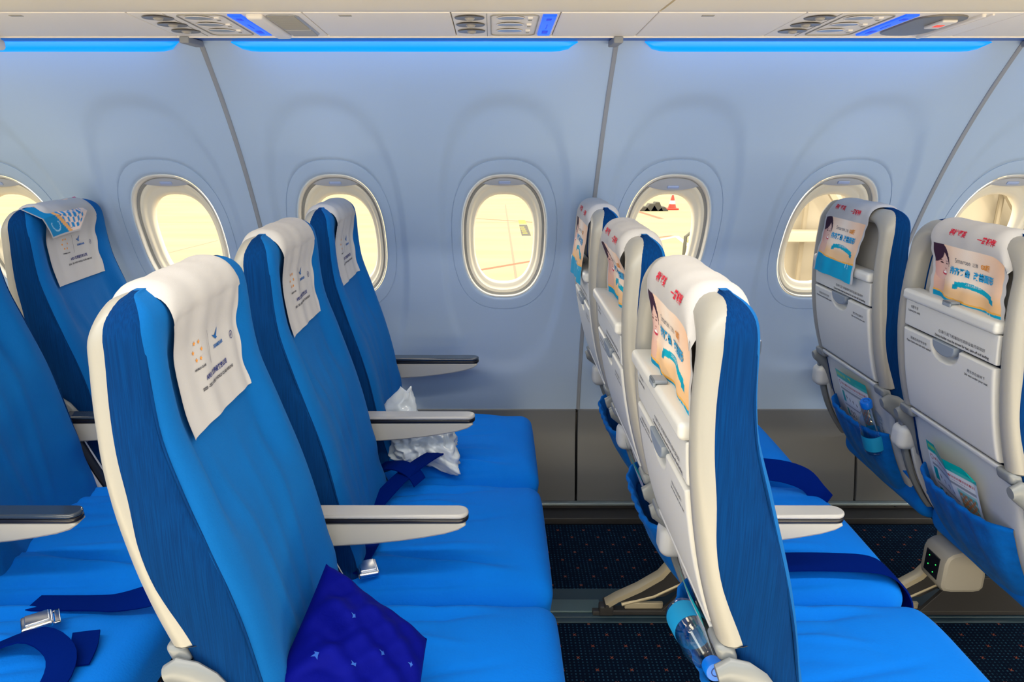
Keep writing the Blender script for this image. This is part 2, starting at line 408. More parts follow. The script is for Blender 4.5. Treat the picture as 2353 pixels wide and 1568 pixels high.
def window(n, cx, drop):
    root = empty('window_%d' % n, wallp(cx, WZ)); root['kind'] = 'structure'
    ox_, oy_, oz_ = root.location
    def L(p): return (p[0]-ox_, p[1]-oy_, p[2]-oz_)
    def ringset(name, rings, m):
        b = MB(); b.grid([[L(wallw(cx + oval(a, h, i/96)[0], WZ + oval(a, h, i/96)[1], off)) for i in range(96)] for a, h, off in rings], cu=True); return b.build(name, m, root, 60)
    ringset('window_ring', [(.1452, .1972, .004), (.1430, .195, .0035), (.1405, .1925, .007), (.139, .191, .016), (.139, .191, .034)], RING)
    ringset('window_gasket', [(.139, .191, .026), (.1365, .1885, .027), (.131, .183, .029), (.131, .183, .036)], RINGD)
    ringset('window_reveal', [(.131, .183, .030), (.129, .181, .0285), (.122, .173, .031), (.119, .170, .040), (.117, .166, .044), (.115, .163, .046), (.108, .153, .049), (.105, .148, .056), (.103, .144, .066), (.104, .145, .080)], REVEAL)
    b = MB(); b.grid([[L(wallw(cx + oval(.104*r, .145*r, i/96)[0], WZ + oval(.104*r, .145*r, i/96)[1], .066)) for i in range(96)] for r in (1, .6, .2, .001)], cu=True); b.build('window_pane', PANE, root)
    # pull-down shade, almost fully raised, with its grip
    b = MB(); rows = []
    for i in range(41):
        x = lerp(-.1345, .1345, i/40); top = .2104 * (1 - abs(x/.136)**2.55) ** (1/2.55) + .002
        bot = .2104 - drop + (drop*1.0) * (abs(x)/.134) ** 2.2
        bot = min(bot, top - .0005)
        rows.append([L(wallw(cx + x, WZ + lerp(bot, top, j/4), .0262 - .0012*math.sin(j/4*pi))) for j in range(5)] + [L(wallw(cx + x, WZ + bot, .030))])
    b.grid(rows); sh = b.build('window_shade', SHADE, root)
    b = MB(); g0 = .2104 - drop
    b.rbox((-.020, -.004, -.0055), (.020, .004, .0055), .004, fn=lambda x, y, z: L(wallw(cx + x, WZ + g0 + .010 + z, .024 + y)))
    b.build('shade_grip', mat('shade_grip_blue', (0.36, 0.45, 0.72), 0.3), sh)
drops = {-5: .03, -4: .03, -3: .026, -2: .024, -1: .024, 0: .022, 1: .038, 2: .022, 3: .024, 4: .024, 5: .03, 6: .03}
for i, k in enumerate(range(-4, 6)): window(i + 1, WX0 + k * PITCH, drops[k])
for k in (-6, -5, 6):   # bays beyond the frame are blanked by the fuselage skin behind the panel
    pass
# seam gaskets between sidewall panels
sx0 = 0.318; n = 1
for k in range(-3, 4):
    x = sx0 + k * 2 * PITCH + (0.012 if k == 0 else 0)
    b = MB(); b.grid([[(x + dx, *wallp(x, z, off)[1:]) for (dx, off) in ((-.0075, .004), (-.0065, -.003), (-.004, -.0045), (0, -.0035), (.004, -.0045), (.0065, -.003), (.0075, .004))] for z in [lerp(WZ0, WZ1, j/30) for j in range(31)]])
    tag(b.build('trim_%d' % n, GROOVE), kind='structure'); n += 1
# dado (grey lower panel) with joints, and its lower lip and dark kick strip
def dado_y(z): return lerp(2.520, 2.592, sstep(0.0, .42, z))
for k in range(-3, 3):
    x0 = sx0 + k * 2 * PITCH + .012; x1 = x0 + 2*PITCH - .008
    b = MB(); b.rbox((x0, 0, .055), (x1, .02, .418), .004, n=(2, 1, 8), fn=lambda x, y, z: (x, dado_y(z) + y, z))
    tag(b.build('baseboard_%d' % (k + 4), DADOM), kind='structure')
b = MB(); b.rbox((XL, 2.505, .046), (XR, 2.53, .055), .002); tag(b.build('trim_%d' % n, TANK), kind='structure'); n += 1
b = MB(); b.rbox((XL, 2.44, .0), (XR, 2.55, .028), .004); b.rbox((XL, 2.52, .0), (XR, 2.60, .047), .003)
for k in range(14): b.lathe([(0, .004), (.006, .003), (.008, 0)], (-2.6 + k*.42, 2.518, .038), (0, -1, 0), 10)
tag(b.build('trim_%d' % n, DARKM), kind='structure'); n += 1
b = MB(); b.rbox((XL, 2.615, -.05), (XR, 2.66, .45), .002); b.rbox((XL, 2.61, .40), (XR, 2.64, .46), .002); tag(b.build('trim_%d' % n, BLACK), kind='structure'); n += 1
# floor
b = MB(); b.rbox((XL, -1.65, -.06), (XR, 2.62, 0), .001); tag(b.build('floor', CARPET), kind='structure')
# seat track cover running along the floor
b = MB(); b.rbox((XL, 1.885, .0), (XR, 2.03, .008), .003); b.rbox((XL, 1.865, 0), (XR, 1.885, .005), .001)
t_ = b.build('trim_%d' % n, TRACK); tag(t_, kind='structure'); n += 1
b = MB()
for r_ in range(-1, 3): b.rbox((-.44 + r_*.8 + .43, 1.905, .007), (.22 + r_*.8 + .14 - .02, 1.965, .014), .003)
b.build('track_insert', TRACK2, t_)
# rest of the cabin: ceiling, aisle-side wall, end bulkheads
b = MB(); b.rbox((XL, -.5, 2.20), (XR, 1.3, 2.24), .002); b.rbox((XL, -1.75, 2.20), (XR, -.5, 2.24), .002); tag(b.build('ceiling', CEIL), kind='structure')
b = MB(); b.rbox((XL, -1.70, -.05), (XR, -1.66, 2.22), .002); tag(b.build('wall_aisle_side', CEIL), kind='structure')
b = MB(); b.rbox((XL - .04, -1.7, -.05), (XL, 2.7, 2.24), .002); tag(b.build('wall_aft', CEIL), kind='structure')
b = MB(); b.rbox((XR, -1.7, -.05), (XR + .04, 2.7, 2.24), .002); tag(b.build('wall_forward', CEIL), kind='structure')
# fuselage skin above the sidewall
b = MB(); b.grid([[(XL, y, z), (XR, y, z)] for y, z in ((2.075, 1.71), (2.12, 1.76), (2.0, 2.0), (1.3, 2.21))]); tag(b.build('wall_upper', CEIL), kind='structure')

# ------------------------------------------------------------------ cove light strips
for i, (x0, x1) in enumerate(((-1.89, -.845), (-.705, .225), (.405, 1.335), (1.515, 2.6))):
    b = MB(); rows = []
    for j in range(41):
        x = lerp(x0, x1, j/40); e = min(x - x0, x1 - x) ; wv = min(1, e/.07); wv = math.sqrt(max(0, wv*(2-wv)))
        rows.append([(x, *wallp(x, z, -.004 - .006*math.sin(q*pi))[1:]) for q, z in [(q, lerp(1.702, 1.702 - .024*wv, q)) for q in (0, .33, .67, 1)]])
    b.grid(rows)
    o = b.build('cove_light_strip', COVE)
    tag(o, ['glowing blue cove light strip at the far left of the wall top', 'glowing blue cove light strip above the two middle-left windows, left of the centre wall seam', 'glowing blue cove light strip right of the centre wall seam', 'glowing blue cove light strip beyond the right-hand wall seam'][i], 'light strip', 'cove light strips')

# ------------------------------------------------------------------ overhead: service units, fillers, bins
PY0, PY1 = 1.69, 1.955
def psz(y): return lerp(1.716, 1.700, (y - PY0) / (PY1 - PY0))
def psf(x, y, z): return (x, y, psz(y) + z)
def ps_plate(b, x0, x1, y0=PY0, y1=PY1, z0=0, z1=.012, r=.0025, m=0): b.rbox((x0, y0, z0), (x1, y1, z1), r, n=(2, 3, 1), fn=psf, m=m)
g_fill = 'service panel fillers'
def filler(x0, x1, lab, mark=None):
    b = MB(); ps_plate(b, x0 + .0012, x1 - .0012)
    o = b.build('overhead_filler_panel', PSUM); tag(o, lab, 'ceiling panel', g_fill)
    if mark is not None:
        q = MB(); q.rbox((mark - .014, PY0 + .018, -.0012), (mark + .014, PY0 + .030, .001), .001, fn=psf); q.build('finger_notch', RINGD, o)
filler(-1.60, -.805, 'plain white filler panel at the far left of the overhead strip', -1.06)
filler(-.42, -.095, 'plain white filler panel between the left and centre service units', -.33)
filler(.147, .36, 'short plain white filler panel right of the centre service unit')
filler(.36, .685, 'plain white filler panel left of the right-hand service unit', .475)
filler(1.165, 1.62, 'plain white filler panel at the far right of the overhead strip')

def nozzle(root, x, y):
    c = psf(x, y, 0); b = MB()
    b.lathe([(.034, -.0006), (.0325, -.0022), (.030, -.0018), (.0001, -.0010)], c, (0, 0, 1), 28)
    o = b.build('air_nozzle', NOZ, root)
    q = MB(); q.lathe([(.0045, -.0045), (.0075, -.0060), (.0105, -.0035), (.012, .0)], c, (0.1, 0, 1), 18); q.lathe([(.0001, -.0040), (.0046, -.0044)], c, (0.1, 0, 1), 18, m=1); q.build('nozzle_knob', [NOZK, BLACK], o)
def lamp(root, x, y):
    c = psf(x, y, 0); b = MB()
    b.lathe([(.0325, -.0004), (.032, -.0014), (.0305, -.0016), (.030, .0)], c, (0, 0, 1), 28); 
    o = b.build('reading_light', PSUM, root)
    q = MB(); q.lathe([(.0303, -.0009), (.018, -.0014), (.0001, -.0018)], c, (0, 0, 1), 28); q.build('lens', LENS, o)
def switch(root, x, y):
    b = MB(); b.rbox((x-.006, y-.011, -.0035), (x+.006, y+.011, .002), .002, fn=psf); b.rbox((x-.004, y-.001, -.0045), (x+.004, y+.008, -.003), .001, fn=psf, m=1); b.build('light_switch', [PSUM, RINGD], root)
def lit_sign(root, x0, x1, y0, y1):
    b = MB(); b.rbox((x0, y0, -.004), (x1, y1, .002), .002, fn=psf); o = b.build('lit_sign', SIGN, root)
    q = MB(); xm = (x0 + x1)/2
    q.rbox((xm-.007, lerp(y0, y1, .72), -.0048), (xm+.007, lerp(y0, y1, .86), -.003), .0005, fn=psf)
    q.rbox((xm-.0008, lerp(y0, y1, .40), -.0048), (xm+.0008, lerp(y0, y1, .60), -.003), .0003, fn=psf)
    q.rbox((xm-.006, lerp(y0, y1, .12), -.0048), (xm+.006, lerp(y0, y1, .20), -.003), .0005, fn=psf)
    q.build('sign_symbol', SIGN2, o)
def unit(x0, x1, nx, lx, swx, sign, border, lab, kind):
    root = empty('passenger_service_unit', (0, 0, 0)); tag(root, lab, 'service unit', 'passenger service units')
    b = MB(); ps_plate(b, x0 + .0012, x1 - .0012); b.build('unit_panel', PSUM, root)
    b = MB()
    for (a, c, p, q) in ((border[0], border[1], PY0 + .012, PY1 - .022),):
        po = rrect(a, c, p, q, .018); pi_ = rrect(a + .0022, c - .0022, p + .0022, q - .0022, .016); rows = [[psf(*p2, .0) for p2 in po], [psf(*p2, -.0022) for p2 in po], [psf(*p2, -.0022) for p2 in pi_], [psf(*p2, .0) for p2 in pi_]]
        b.grid(rows, cu=True)
    b.rbox((x0 + .078, PY0 + .004, -.001), (x0 + .0795, PY1 - .008, .001), .0004, fn=psf)
    b.build('panel_border', RINGD, root)
    for y in (1.735, 1.81, 1.885): nozzle(root, nx, y)
    for y in (1.74, 1.81, 1.88): lamp(root, lx, y); switch(root, swx, y)
    lit_sign(root, sign - .0155, sign + .0155, 1.70, 1.925)
    if kind == 'grille':
        b = MB(); b.rbox((-.548, 1.70, -.010), (-.510, 1.94, .004), .008, fn=psf); b.build('ridge_cover', PSUM, root)
        b = MB(); b.prism(rrect(-.508, -.435, 1.70, 1.935, .022), lambda a, c: psf(a, c, -.003), lambda a, c: psf(a, c, .003), .002); g = b.build('speaker_grille', LENS, root)
        b = MB()
        for i in range(22): yy = 1.708 + i * .0062; b.rbox((-.503, yy, -.0045), (-.441, yy + .003, -.002), .0008, fn=psf)
        b.build('grille_slats', RINGD, g)
        b = MB(); b.rbox((-.503, 1.855, -.0048), (-.441, 1.928, -.002), .006, fn=psf); b.build('display', BLACK if False else RECM, g)
    if kind == 'recess':
        b = MB(); b.prism(rrect(.950, 1.065, 1.70, 1.925, .045), lambda a, c: psf(a, c, -.004), lambda a, c: psf(a, c, .003), .002); g = b.build('sign_recess', NOZ, root)
        b = MB(); b.rbox((1.01, 1.735, -.010), (1.045, 1.81, -.003), .003, fn=psf); s_ = b.build('sign_box', PSUM, g)
        b = MB(); b.rbox((1.016, 1.765, -.0112), (1.034, 1.785, -.009), .001, fn=psf); b.build('red_symbol', REDL, s_)
        b = MB(); b.rbox((1.072, 1.695, -.007), (1.082, 1.95, .002), .003, fn=psf); b.rbox((1.094, 1.695, -.004), (1.100, 1.95, .002), .002, fn=psf); b.build('ridge_cover', PSUM, root)
unit(-.805, -.42, -.755, -.665, -.622, -.572, (-.706, -.60), 'left service unit with ribbed speaker grille beside its blue lit sign', 'grille')
unit(-.095, .147, -.055, .038, .082, .124, (-.008, .102), 'small centre service unit with three nozzles, three lamps and upright blue sign', None)
unit(.685, 1.165, .732, .822, .868, .922, (.778, .892), 'right service unit with dark metal sign recess beside its blue lit sign', 'recess')
# edge rail along the outer edge of the service strip
b = MB(); b.rbox((XL, PY1 + .001, 1.697), (XR, PY1 + .008, 1.716), .003); tag(b.build('trim_%d' % n, PSUM), kind='structure'); n += 1
b = MB(); b.rbox((XL, PY1 + .008, 1.701), (XR, 2.055, 1.706), .001); tag(b.build('trim_%d' % n, mat('cove_gap_painted_glow', (0.02, 0.12, 0.50), 0.4)), kind='structure'); n += 1  # cover over the gap, with its shade and blue cove glow painted in
for x in (-.79, .318, 1.425):
    b = MB(); b.rbox((x - .012, PY1 - .004, 1.684), (x + .012, 2.05, 1.700), .003); tag(b.build('trim_%d' % n, GROOVE), kind='structure'); n += 1
def bin_(x0, x1, lab):
    prof = [(1.700, 1.745), (1.690, 1.722), (1.675, 1.7165), (1.64, 1.716), (1.55, 1.717), (1.40, 1.722), (1.28, 1.730), (1.20, 1.745), (1.15, 1.775), (1.13, 1.82), (1.12, 1.95), (1.16, 2.12), (1.25, 2.195), (1.5, 2.19), (1.7, 2.1), (1.72, 1.80)]
    b = MB(); rows = [[(x, y, z) for y, z in prof] for x in (x0 + .003, lerp(x0, x1, .5), x1 - .003)]
    b.grid(rows, cu=True); b.face(list(reversed(rows[0]))); b.face(rows[-1]); root = b.build('overhead_bin', BINM, None, 50); tag(root, lab, 'overhead bin', 'overhead luggage bins')
    q = MB(); q.rbox((lerp(x0, x1, .5) - .07, 1.108, 1.83), (lerp(x0, x1, .5) + .07, 1.122, 1.88), .004); q.build('bin_latch', LATCH, root)
bin_(-1.75, .357, 'cream overhead bin spanning the left and centre, left of the dark joint'); bin_(.357, 2.4, 'cream overhead bin right of the dark diagonal joint')
b = MB(); b.rbox((.353, 1.30, 1.735), (.361, 1.66, 1.76), .001); b.rbox((-1.758, 1.30, 1.735), (-1.75, 1.66, 1.76), .001); tag(b.build('trim_%d' % n, RINGD), kind='structure'); n += 1
# grey hinge cover at the far left end of the light rail
b = MB(); b.rbox((-1.33, 1.90, 1.685), (-1.262, 1.97, 1.745), .012, fn=lambda x, y, z: (x, y, z)); b.rbox((-1.30, 1.93, 1.668), (-1.258, 1.975, 1.695), .010)
o = b.build('rail_end_cap', PSUM); tag(o, 'white rounded end cap at the far left end of the overhead strip', 'cap')
# ------------------------------------------------------------------ seats (local frame: x forward, y across, z up; origin on the floor)
XF = smooth_tab([(1.265, -.456), (1.20, -.446), (1.14, -.445), (1.07, -.438), (1.0, -.421), (.93, -.400), (.86, -.378), (.78, -.357), (.70, -.342), (.60, -.325), (.50, -.305), (.40, -.285)], 4)
XB = smooth_tab([(1.265, -.520), (1.15, -.507), (1.09, -.502), (1.02, -.493), (.92, -.472), (.82, -.450), (.73, -.432), (.60, -.398), (.45, -.345), (.40, -.32)], 4)
XRR = smooth_tab([(1.265, -.528), (1.20, -.531), (1.12, -.535), (1.03, -.532), (.95, -.522), (.87, -.507), (.80, -.488), (.75, -.470), (.70, -.452), (.60, -.420), (.50, -.378), (.42, -.335), (.33, -.27)], 3)
HWB, ZTOP, RTOP = .220, 1.262, .036
def xf(z): return interp(XF, z)
def xb(z): return interp(XB, z)
def xr(z): return interp(XRR, z)
def side_w(z, hw=HWB, top=ZTOP, rc=.060):
    q = z - (top - rc); hw = hw - .014*sstep(.95, 1.2, z)
    return hw if q <= 0 else hw - (rc - math.sqrt(max(0, rc*rc - min(q, rc)**2))) * .9
def front_bulge(y, z):
    """drape of the cover: soft side bolsters, hollow centre, hanging folds"""
    lo = 1 - sstep(.98, 1.08, z)
    v = .008 * gauss(abs(y) - .165, .036) * lo - .012 * gauss(y, .10) * (1 - sstep(.86, .95, z)) - .020 * (1 - sstep(.115, .165, abs(y))) * sstep(.86, .95, z)*(1 - sstep(1.15, 1.24, z))
    for (y0, k, a, s) in ((-.085, .10, .006, .012), (.02, -.05, .004, .010), (.095, -.12, .006, .012)):
        yy = y0 + k * (1.0 - z); v += a * gauss(y - yy, s) * sstep(1.02, .92, z) * sstep(.50, .62, z)
    v += .004 * math.sin(z * 55 + y * 20) * gauss(abs(y) - .17, .03) * sstep(.75, .6, z)
    return v
def back_body():
    mb = MB(); zs = [lerp(.40, 1.16, i/44) for i in range(45)] + [lerp(1.16, ZTOP, math.sin(i/16*pi/2)) for i in range(1, 17)]
    rows = []; NF = 34
    for z in zs:
        q = z - (ZTOP - RTOP); sh = 0 if q <= 0 else RTOP - math.sqrt(max(0, RTOP**2 - q*q))
        w_ = max(.03, side_w(z) - sh * .4) + .003*math.sin(z*23)*sstep(1.1, .9, z); a, b = xr(z) + .018 + sh*.9, xf(z) - sh*1.05
        if b - a < .012: m_ = (a + b)/2; a, b = m_ - .006, m_ + .006
        rf = min(.036, (b - a) * .48); rb = min(.010, (b-a)*.3); ring = []
        for i in range(NF + 1):
            y = lerp(-(w_ - rf), w_ - rf, i/NF); ring.append((b + front_bulge(y, z)*(1 if q <= 0 else max(0, 1-sh/.02)), y))
        for i in range(1, 9): t = i/8*pi/2; e = front_bulge(w_-rf, z) * (1 - i/8)*(1 if q <= 0 else 0); ring.append((b - rf + rf*math.cos(t) + e, w_ - rf + rf*math.sin(t)))
        for i in range(1, 5): t = i/5; ring.append((lerp(b - rf, a + rb, t), w_ + .0025*math.sin(t*pi)))
        for i in range(0, 5): t = i/4*pi/2; ring.append((a + rb - rb*math.sin(t), w_ - rb + rb*math.cos(t)))
        for i in range(1, 6): ring.append((a + (.030 if 1 < i < 5 else .026)*(1 if q <= 0 else 0), lerp(w_ - rb, -(w_ - rb), [0, .09, .12, .5, .88, .91][i])))
        for i in range(0, 5): t = (1 - i/4)*pi/2; ring.append((a + rb - rb*math.sin(t), -(w_ - rb + rb*math.cos(t))))
        for i in range(1, 5): t = i/5; ring.append((lerp(a + rb, b - rf, t), -(w_ + .0025*math.sin(t*pi))))
        for i in range(0, 8): t = (1 - i/8)*pi/2; e = front_bulge(w_-rf, z) * (i/8)*(1 if q <= 0 else 0); ring.append((b - rf + rf*math.cos(t) + e, -(w_ - rf + rf*math.sin(t))))
        rows.append([(x, y, z) for x, y in ring])
    mb.grid(rows, cu=True); mb.face(rows[-1]); mb.face(list(reversed(rows[0])))
    n = len(rows[0]); cut = 8   # faces beyond the 60 degree point of the corner use the ribbed side knit
    for i in range(len(rows) - 1):
        for j in range(n):
            if NF + 4 <= j < n - 4: mb.m[i*n + j] = 1
    return mb.mesh('backrest', [FRONT, SIDE], 0)
def seam_mesh(sg):
    mb = MB()
    if 1:
        pts = [(xf(z) - .0105 + (0 if z < 1.2 else -.004) + front_bulge(side_w(z) - .036, z)*.5, sg*(side_w(z) - .0100), z) for z in [lerp(.45, 1.225, i/40) for i in range(41)]]
        mb.tube(pts, .0022, 6)
    return mb.mesh('piping', SIDE)
# outline of the rear shell as seen from behind
def shell_outline(hw, top, bot, rc, n=10):
    def nar(P): return [(y * (1 - .014/.22*sstep(.95, 1.2, z)), z) for y, z in P]
    P = [(-hw, lerp(bot, top - rc, i/24)) for i in range(24)]
    P += [(-hw + rc - rc*math.cos(i/n*pi/2), top - rc + rc*math.sin(i/n*pi/2)) for i in range(n + 1)]
    P += [(lerp(-hw + rc, hw - rc, i/8), top) for i in range(1, 8)]
    P += [(hw - rc + rc*math.sin(i/n*pi/2), top - rc + rc*math.cos(i/n*pi/2)) for i in range(n + 1)]
    P += [(hw, lerp(top - rc, bot, i/24)) for i in range(1, 25)]
    return nar(P)
IHW, ITOP, ZB = .178, 1.216, .752
def shell_mesh():
    mb = MB(); O = shell_outline(.2225, 1.258, ZB, .058); I = shell_outline(IHW, ITOP, ZB, .060)
    secs = [(.12, .034), (.03, .024), (.0, .019), (.03, .012), (.10, .006), (.22, .002), (.38, .0), (.58, -.001), (.75, .002), (.88, .007), (.97, .014), (1.0, .022), (1.0, .045)]
    rows = []
    for (oy, oz), (iy, iz) in zip(O, I):
        r = []
        for t, dx in secs:
            y, z = lerp(oy, iy, t), lerp(oz, iz, t); top = sstep(1.20, 1.26, z) * (1 - t)
            r.append((xr(z) + dx + .012*top, y, z))
        rows.append(r)
    mb.grid(rows)
    # bottom closing edges
    for r in (rows[0], rows[-1]): mb.face([(p[0], p[1], p[2] - .002) for p in r] + [(p[0] + .01, p[1], p[2]) for p in reversed(r)])
    # thin wall behind the frame, carrying it on the backrest
    return mb.mesh('back_shell', CREAM, 50)
def recess_mesh():
    mb = MB(); P = shell_outline(IHW + .002, ITOP + .002, 1.0, .060); rows = []
    for k in range(13):
        t = k/12; rows.append([(xr(min(z, 1.2)) + .038 + .004*(1 - t), y*(1-t), lerp(z, max(1.0, min(z, 1.0 + (z-1.0)*.9)), t)) for y, z in P])
    mb.grid(rows); return mb.mesh('literature_recess', RECM)
def yz_plate(mb, poly, d0, d1, bev=.0015, m=0):
    """plate following the curved rear profile; poly in (y,z); d0 outer offset, d1 inner"""
    mb.prism(poly, lambda a, b: (xr(b) + d0, a, b), lambda a, b: (xr(b) + d1, a, b), bev, m)
def dens(poly, step=.02):
    out = []
    for i, p in enumerate(poly):
        q = poly[(i+1) % len(poly)]; L_ = math.hypot(q[0]-p[0], q[1]-p[1]); k = max(1, int(L_/step))
        out += [(lerp(p[0], q[0], j/k), lerp(p[1], q[1], j/k)) for j in range(k)]
    return out
def gridplate(mb, y0, y1, z0, z1, d, dz=.006, r=.010, fn=None):
    """smooth slab following the profile"""
    mb.rbox((-dz, y0, z0), (dz, y1, z1), r, n=(1, 14, 12), seg=3, fn=lambda x, y, z: (xr(z) + d + x, y, z))
def pocket_panel_mesh():
    mb = MB()
    # rounded shelf lip across the recess
    mb.rbox((-.012, -IHW + .001, 1.055), (.035, IHW - .001, 1.083), .009, seg=4, n=(1, 6, 1), fn=lambda x, y, z: (xr(z) + x, y, z))
    gridplate(mb, -IHW + .002, IHW - .002, .986, 1.054, .006, .006, .004)
    return mb.mesh('literature_panel', TRAYM)
def hook_mesh():
    mb = MB(); mb.rbox((-.530 - .018, -.022, 1.084), (-.530 + .006, .008, 1.090), .002); mb.rbox((-.530 - .018, -.022, 1.078), (-.530 - .013, .008, 1.090), .002); return mb.mesh('device_hook', LATCH)
def tray_mesh():
    mb = MB(); top, bot, hw = .980, .758, IHW - .003; rows = []
    NY, NZ = 110, 64
    ys = [-hw, -hw, -hw + .0015, -hw + .004] + [lerp(-hw + .007, hw - .007, i/NY) for i in range(NY + 1)] + [hw - .004, hw - .0015, hw, hw]
    dy = [.012, .003, -.0012, -.0026] + [-.003]*(NY + 1) + [-.0026, -.0012, .003, .012]
    zs = [top, top, top - .0015, top - .004] + [top - .004 - (top - bot - .008)*(i/NZ)**1.5 for i in range(1, NZ + 1)] + [bot + .0015, bot, bot]
    dz = [.012, .003, -.0012, -.0026] + [-.003]*(NZ - 1) + [-.0026, -.0012, .003, .012]
    for z, ez in zip(zs, dz):
        r = []
        for y, ey in zip(ys, dy):
            d = max(ez, ey); e = (abs(y/.0545)**2.6 + abs((top - z)/.043)**2.2)
            d = max(d, lerp(.013, -.003, sstep(.72, 1.06, e)))
            r.append((xr(z) + d, y, z))
        rows.append(r)
    mb.grid(rows); return mb.mesh('tray_table', TRAYM, 0)
def latch_mesh():
    mb = MB(); top = .985; P = [(.043*math.cos(a), top - .031*math.sin(a)*(1 if math.sin(a) > 0 else 0)) for a in [pi*i/14 for i in range(15)]]
    P = [(-.043, top)] + [(-.043*math.cos(a), top - .004 - .028*math.sin(a)**.8) for a in [pi*i/14 for i in range(15)]] + [(.043, top)]
    mb.prism(P, lambda a, b: (xr(b) - .007, a, b), lambda a, b: (xr(b) + .012, a, b), .003); return mb.mesh('tray_latch', LATCH)
def rear_text():
    mb = MB()
    def place(y0, z0, d): return lambda a, b: (xr(z0 + b) + d, y0 - a, z0 + b)
    add_text(mb, '书报专用', .0085, place(.135, 1.036, -.0006), sx=1.0)
    add_text(mb, 'Literature only', .0085, place(.135, 1.026, -.0006), bold=.0001)
    add_text(mb, '在滑行,起飞和着陆时请将设备托架收好', .0088, place(-.055, 1.005, -.0006), sx=1.12)
    add_text(mb, 'Device holder must be stowed for taxi, take off and landing', .0088, place(-.055, .993, -.0006), bold=.0002, sx=.92)
    add_text(mb, '就座后系好安全带', .0080, place(.105, .957, -.0036), sx=1.1)
    add_text(mb, 'Please fasten seat belt while seated', .0080, place(.105, .947, -.0036), bold=.0001, sx=.92)
    add_text(mb, '救生衣在座椅下', .0080, place(-.118, .944, -.0036), sx=1.1)
    add_text(mb, 'Life vest under your seat', .0080, place(-.118, .934, -.0036), bold=.0001)
    return mb.mesh('printed_notice', INK, 0)
def lower_shell_mesh():
    mb = MB(); rows = []; ys = [-.205, -.205, -.202, -.196, -.186] + [lerp(-.17, .17, i/12) for i in range(13)] + [.186, .196, .202, .205, .205]
    dx = [.050, .022, .010, .003, .0] + [-.0005]*13 + [.0, .003, .010, .022, .050]
    for i in range(30):
        z = lerp(.750, .350, i/29); e = .014*sstep(.38, .35, z); wz = 1 - .06*sstep(.5, .35, z)
        rows.append([(xr(z) + .012 + d + e, y*wz, z) for y, d in zip(ys, dx)])
    mb.grid(rows); return mb.mesh('lower_back_shell', GREYP, 60)
def hinge_bar_mesh():
    mb = MB(); mb.rbox((-.0, -.176, .738), (.014, .176, .752), .005, n=(1, 6, 1), fn=lambda x, y, z: (xr(z) - .004 + x, y, z)); return mb.mesh('tray_hinge_bar', GREYP)
def tray_arm_mesh(sg):
    mb = MB()
    if 1:
        mb.rbox((-.014, sg*.196 - .026, .722), (.016, sg*.196 + .026, .752), .010, n=(1, 2, 1), fn=lambda x, y, z: (xr(z) + x + .004, y, z))
        path = [(-.476, .712), (-.462, .716), (-.442, .708), (-.422, .693), (-.406, .672), (-.396, .648), (-.388, .62), (-.382, .59)]
        rows = []
        for i, (x, z) in enumerate(path):
            t = Vector((path[min(i+1, 7)][0] - path[max(i-1, 0)][0], path[min(i+1, 7)][1] - path[max(i-1, 0)][1])).normalized(); nx, nz = -t.y, t.x
            h = [.014, .024, .027, .027, .026, .024, .020, .014][i]; rows.append([(x + nx*h*math.cos(a)*1.0, sg*.229 + .012*math.sin(a), z + nz*h*math.cos(a)) for a in [2*pi*k/16 for k in range(16)]])
        mb.grid(rows, cu=True); mb.face(rows[0]); mb.face(rows[-1])
    return mb.mesh('tray_arm', HINGE)
def pocket_mesh():
    mb = MB(); rows = []
    NY, NZ = 30, 30
    for i in range(NZ + 1):
        t = i/NZ; r = []
        for j in range(NY + 1):
            y = lerp(-.176, .178, j/NY); u = (j/NY - .5)*2
            zt = .588 - .012*(1 - u*u) ; zb = .338 + .02*u*u; z = lerp(zt, zb, t)
            bul = .036*(1 - u**4)*(.45 + .55*math.cos(t*pi*.5)) + .010 + .004*math.sin(u*9 + t*3)*math.sin(t*pi) + .003*math.sin(u*23 + 4*t) * (1 - t)
            if t < .10: bul += .004*math.sin(t/.10*pi)
            bul *= (1 - .85*abs(u)**14)
            r.append((xr(z) + .010 - bul, y*(1 - .10*t), z))
        rows.append(r)
    inner = [[(p[0] + .006, p[1]*.985, p[2] + (.001 if k == 0 else 0)) for p in rows[k]] for k in (0, 6)]
    mb.grid([inner[1], inner[0]] + rows)
    return mb.mesh('seat_pocket', POCK, 0)
WRK = [(.21, .06, .006, .010, -.15, .05), (.185, .10, -.006, .010, -.15, .05), (-.19, -.10, .007, .012, -.10, .10), (-.165, -.14, -.006, .010, -.1, .08), (-.10, .10, .004, .012, -.12, .05), (.08, -.12, .004, .010, -.16, .0), (-.225, .02, -.006, .008, -.2, .12), (.03, .22, -.003, .010, -.1, .08)]
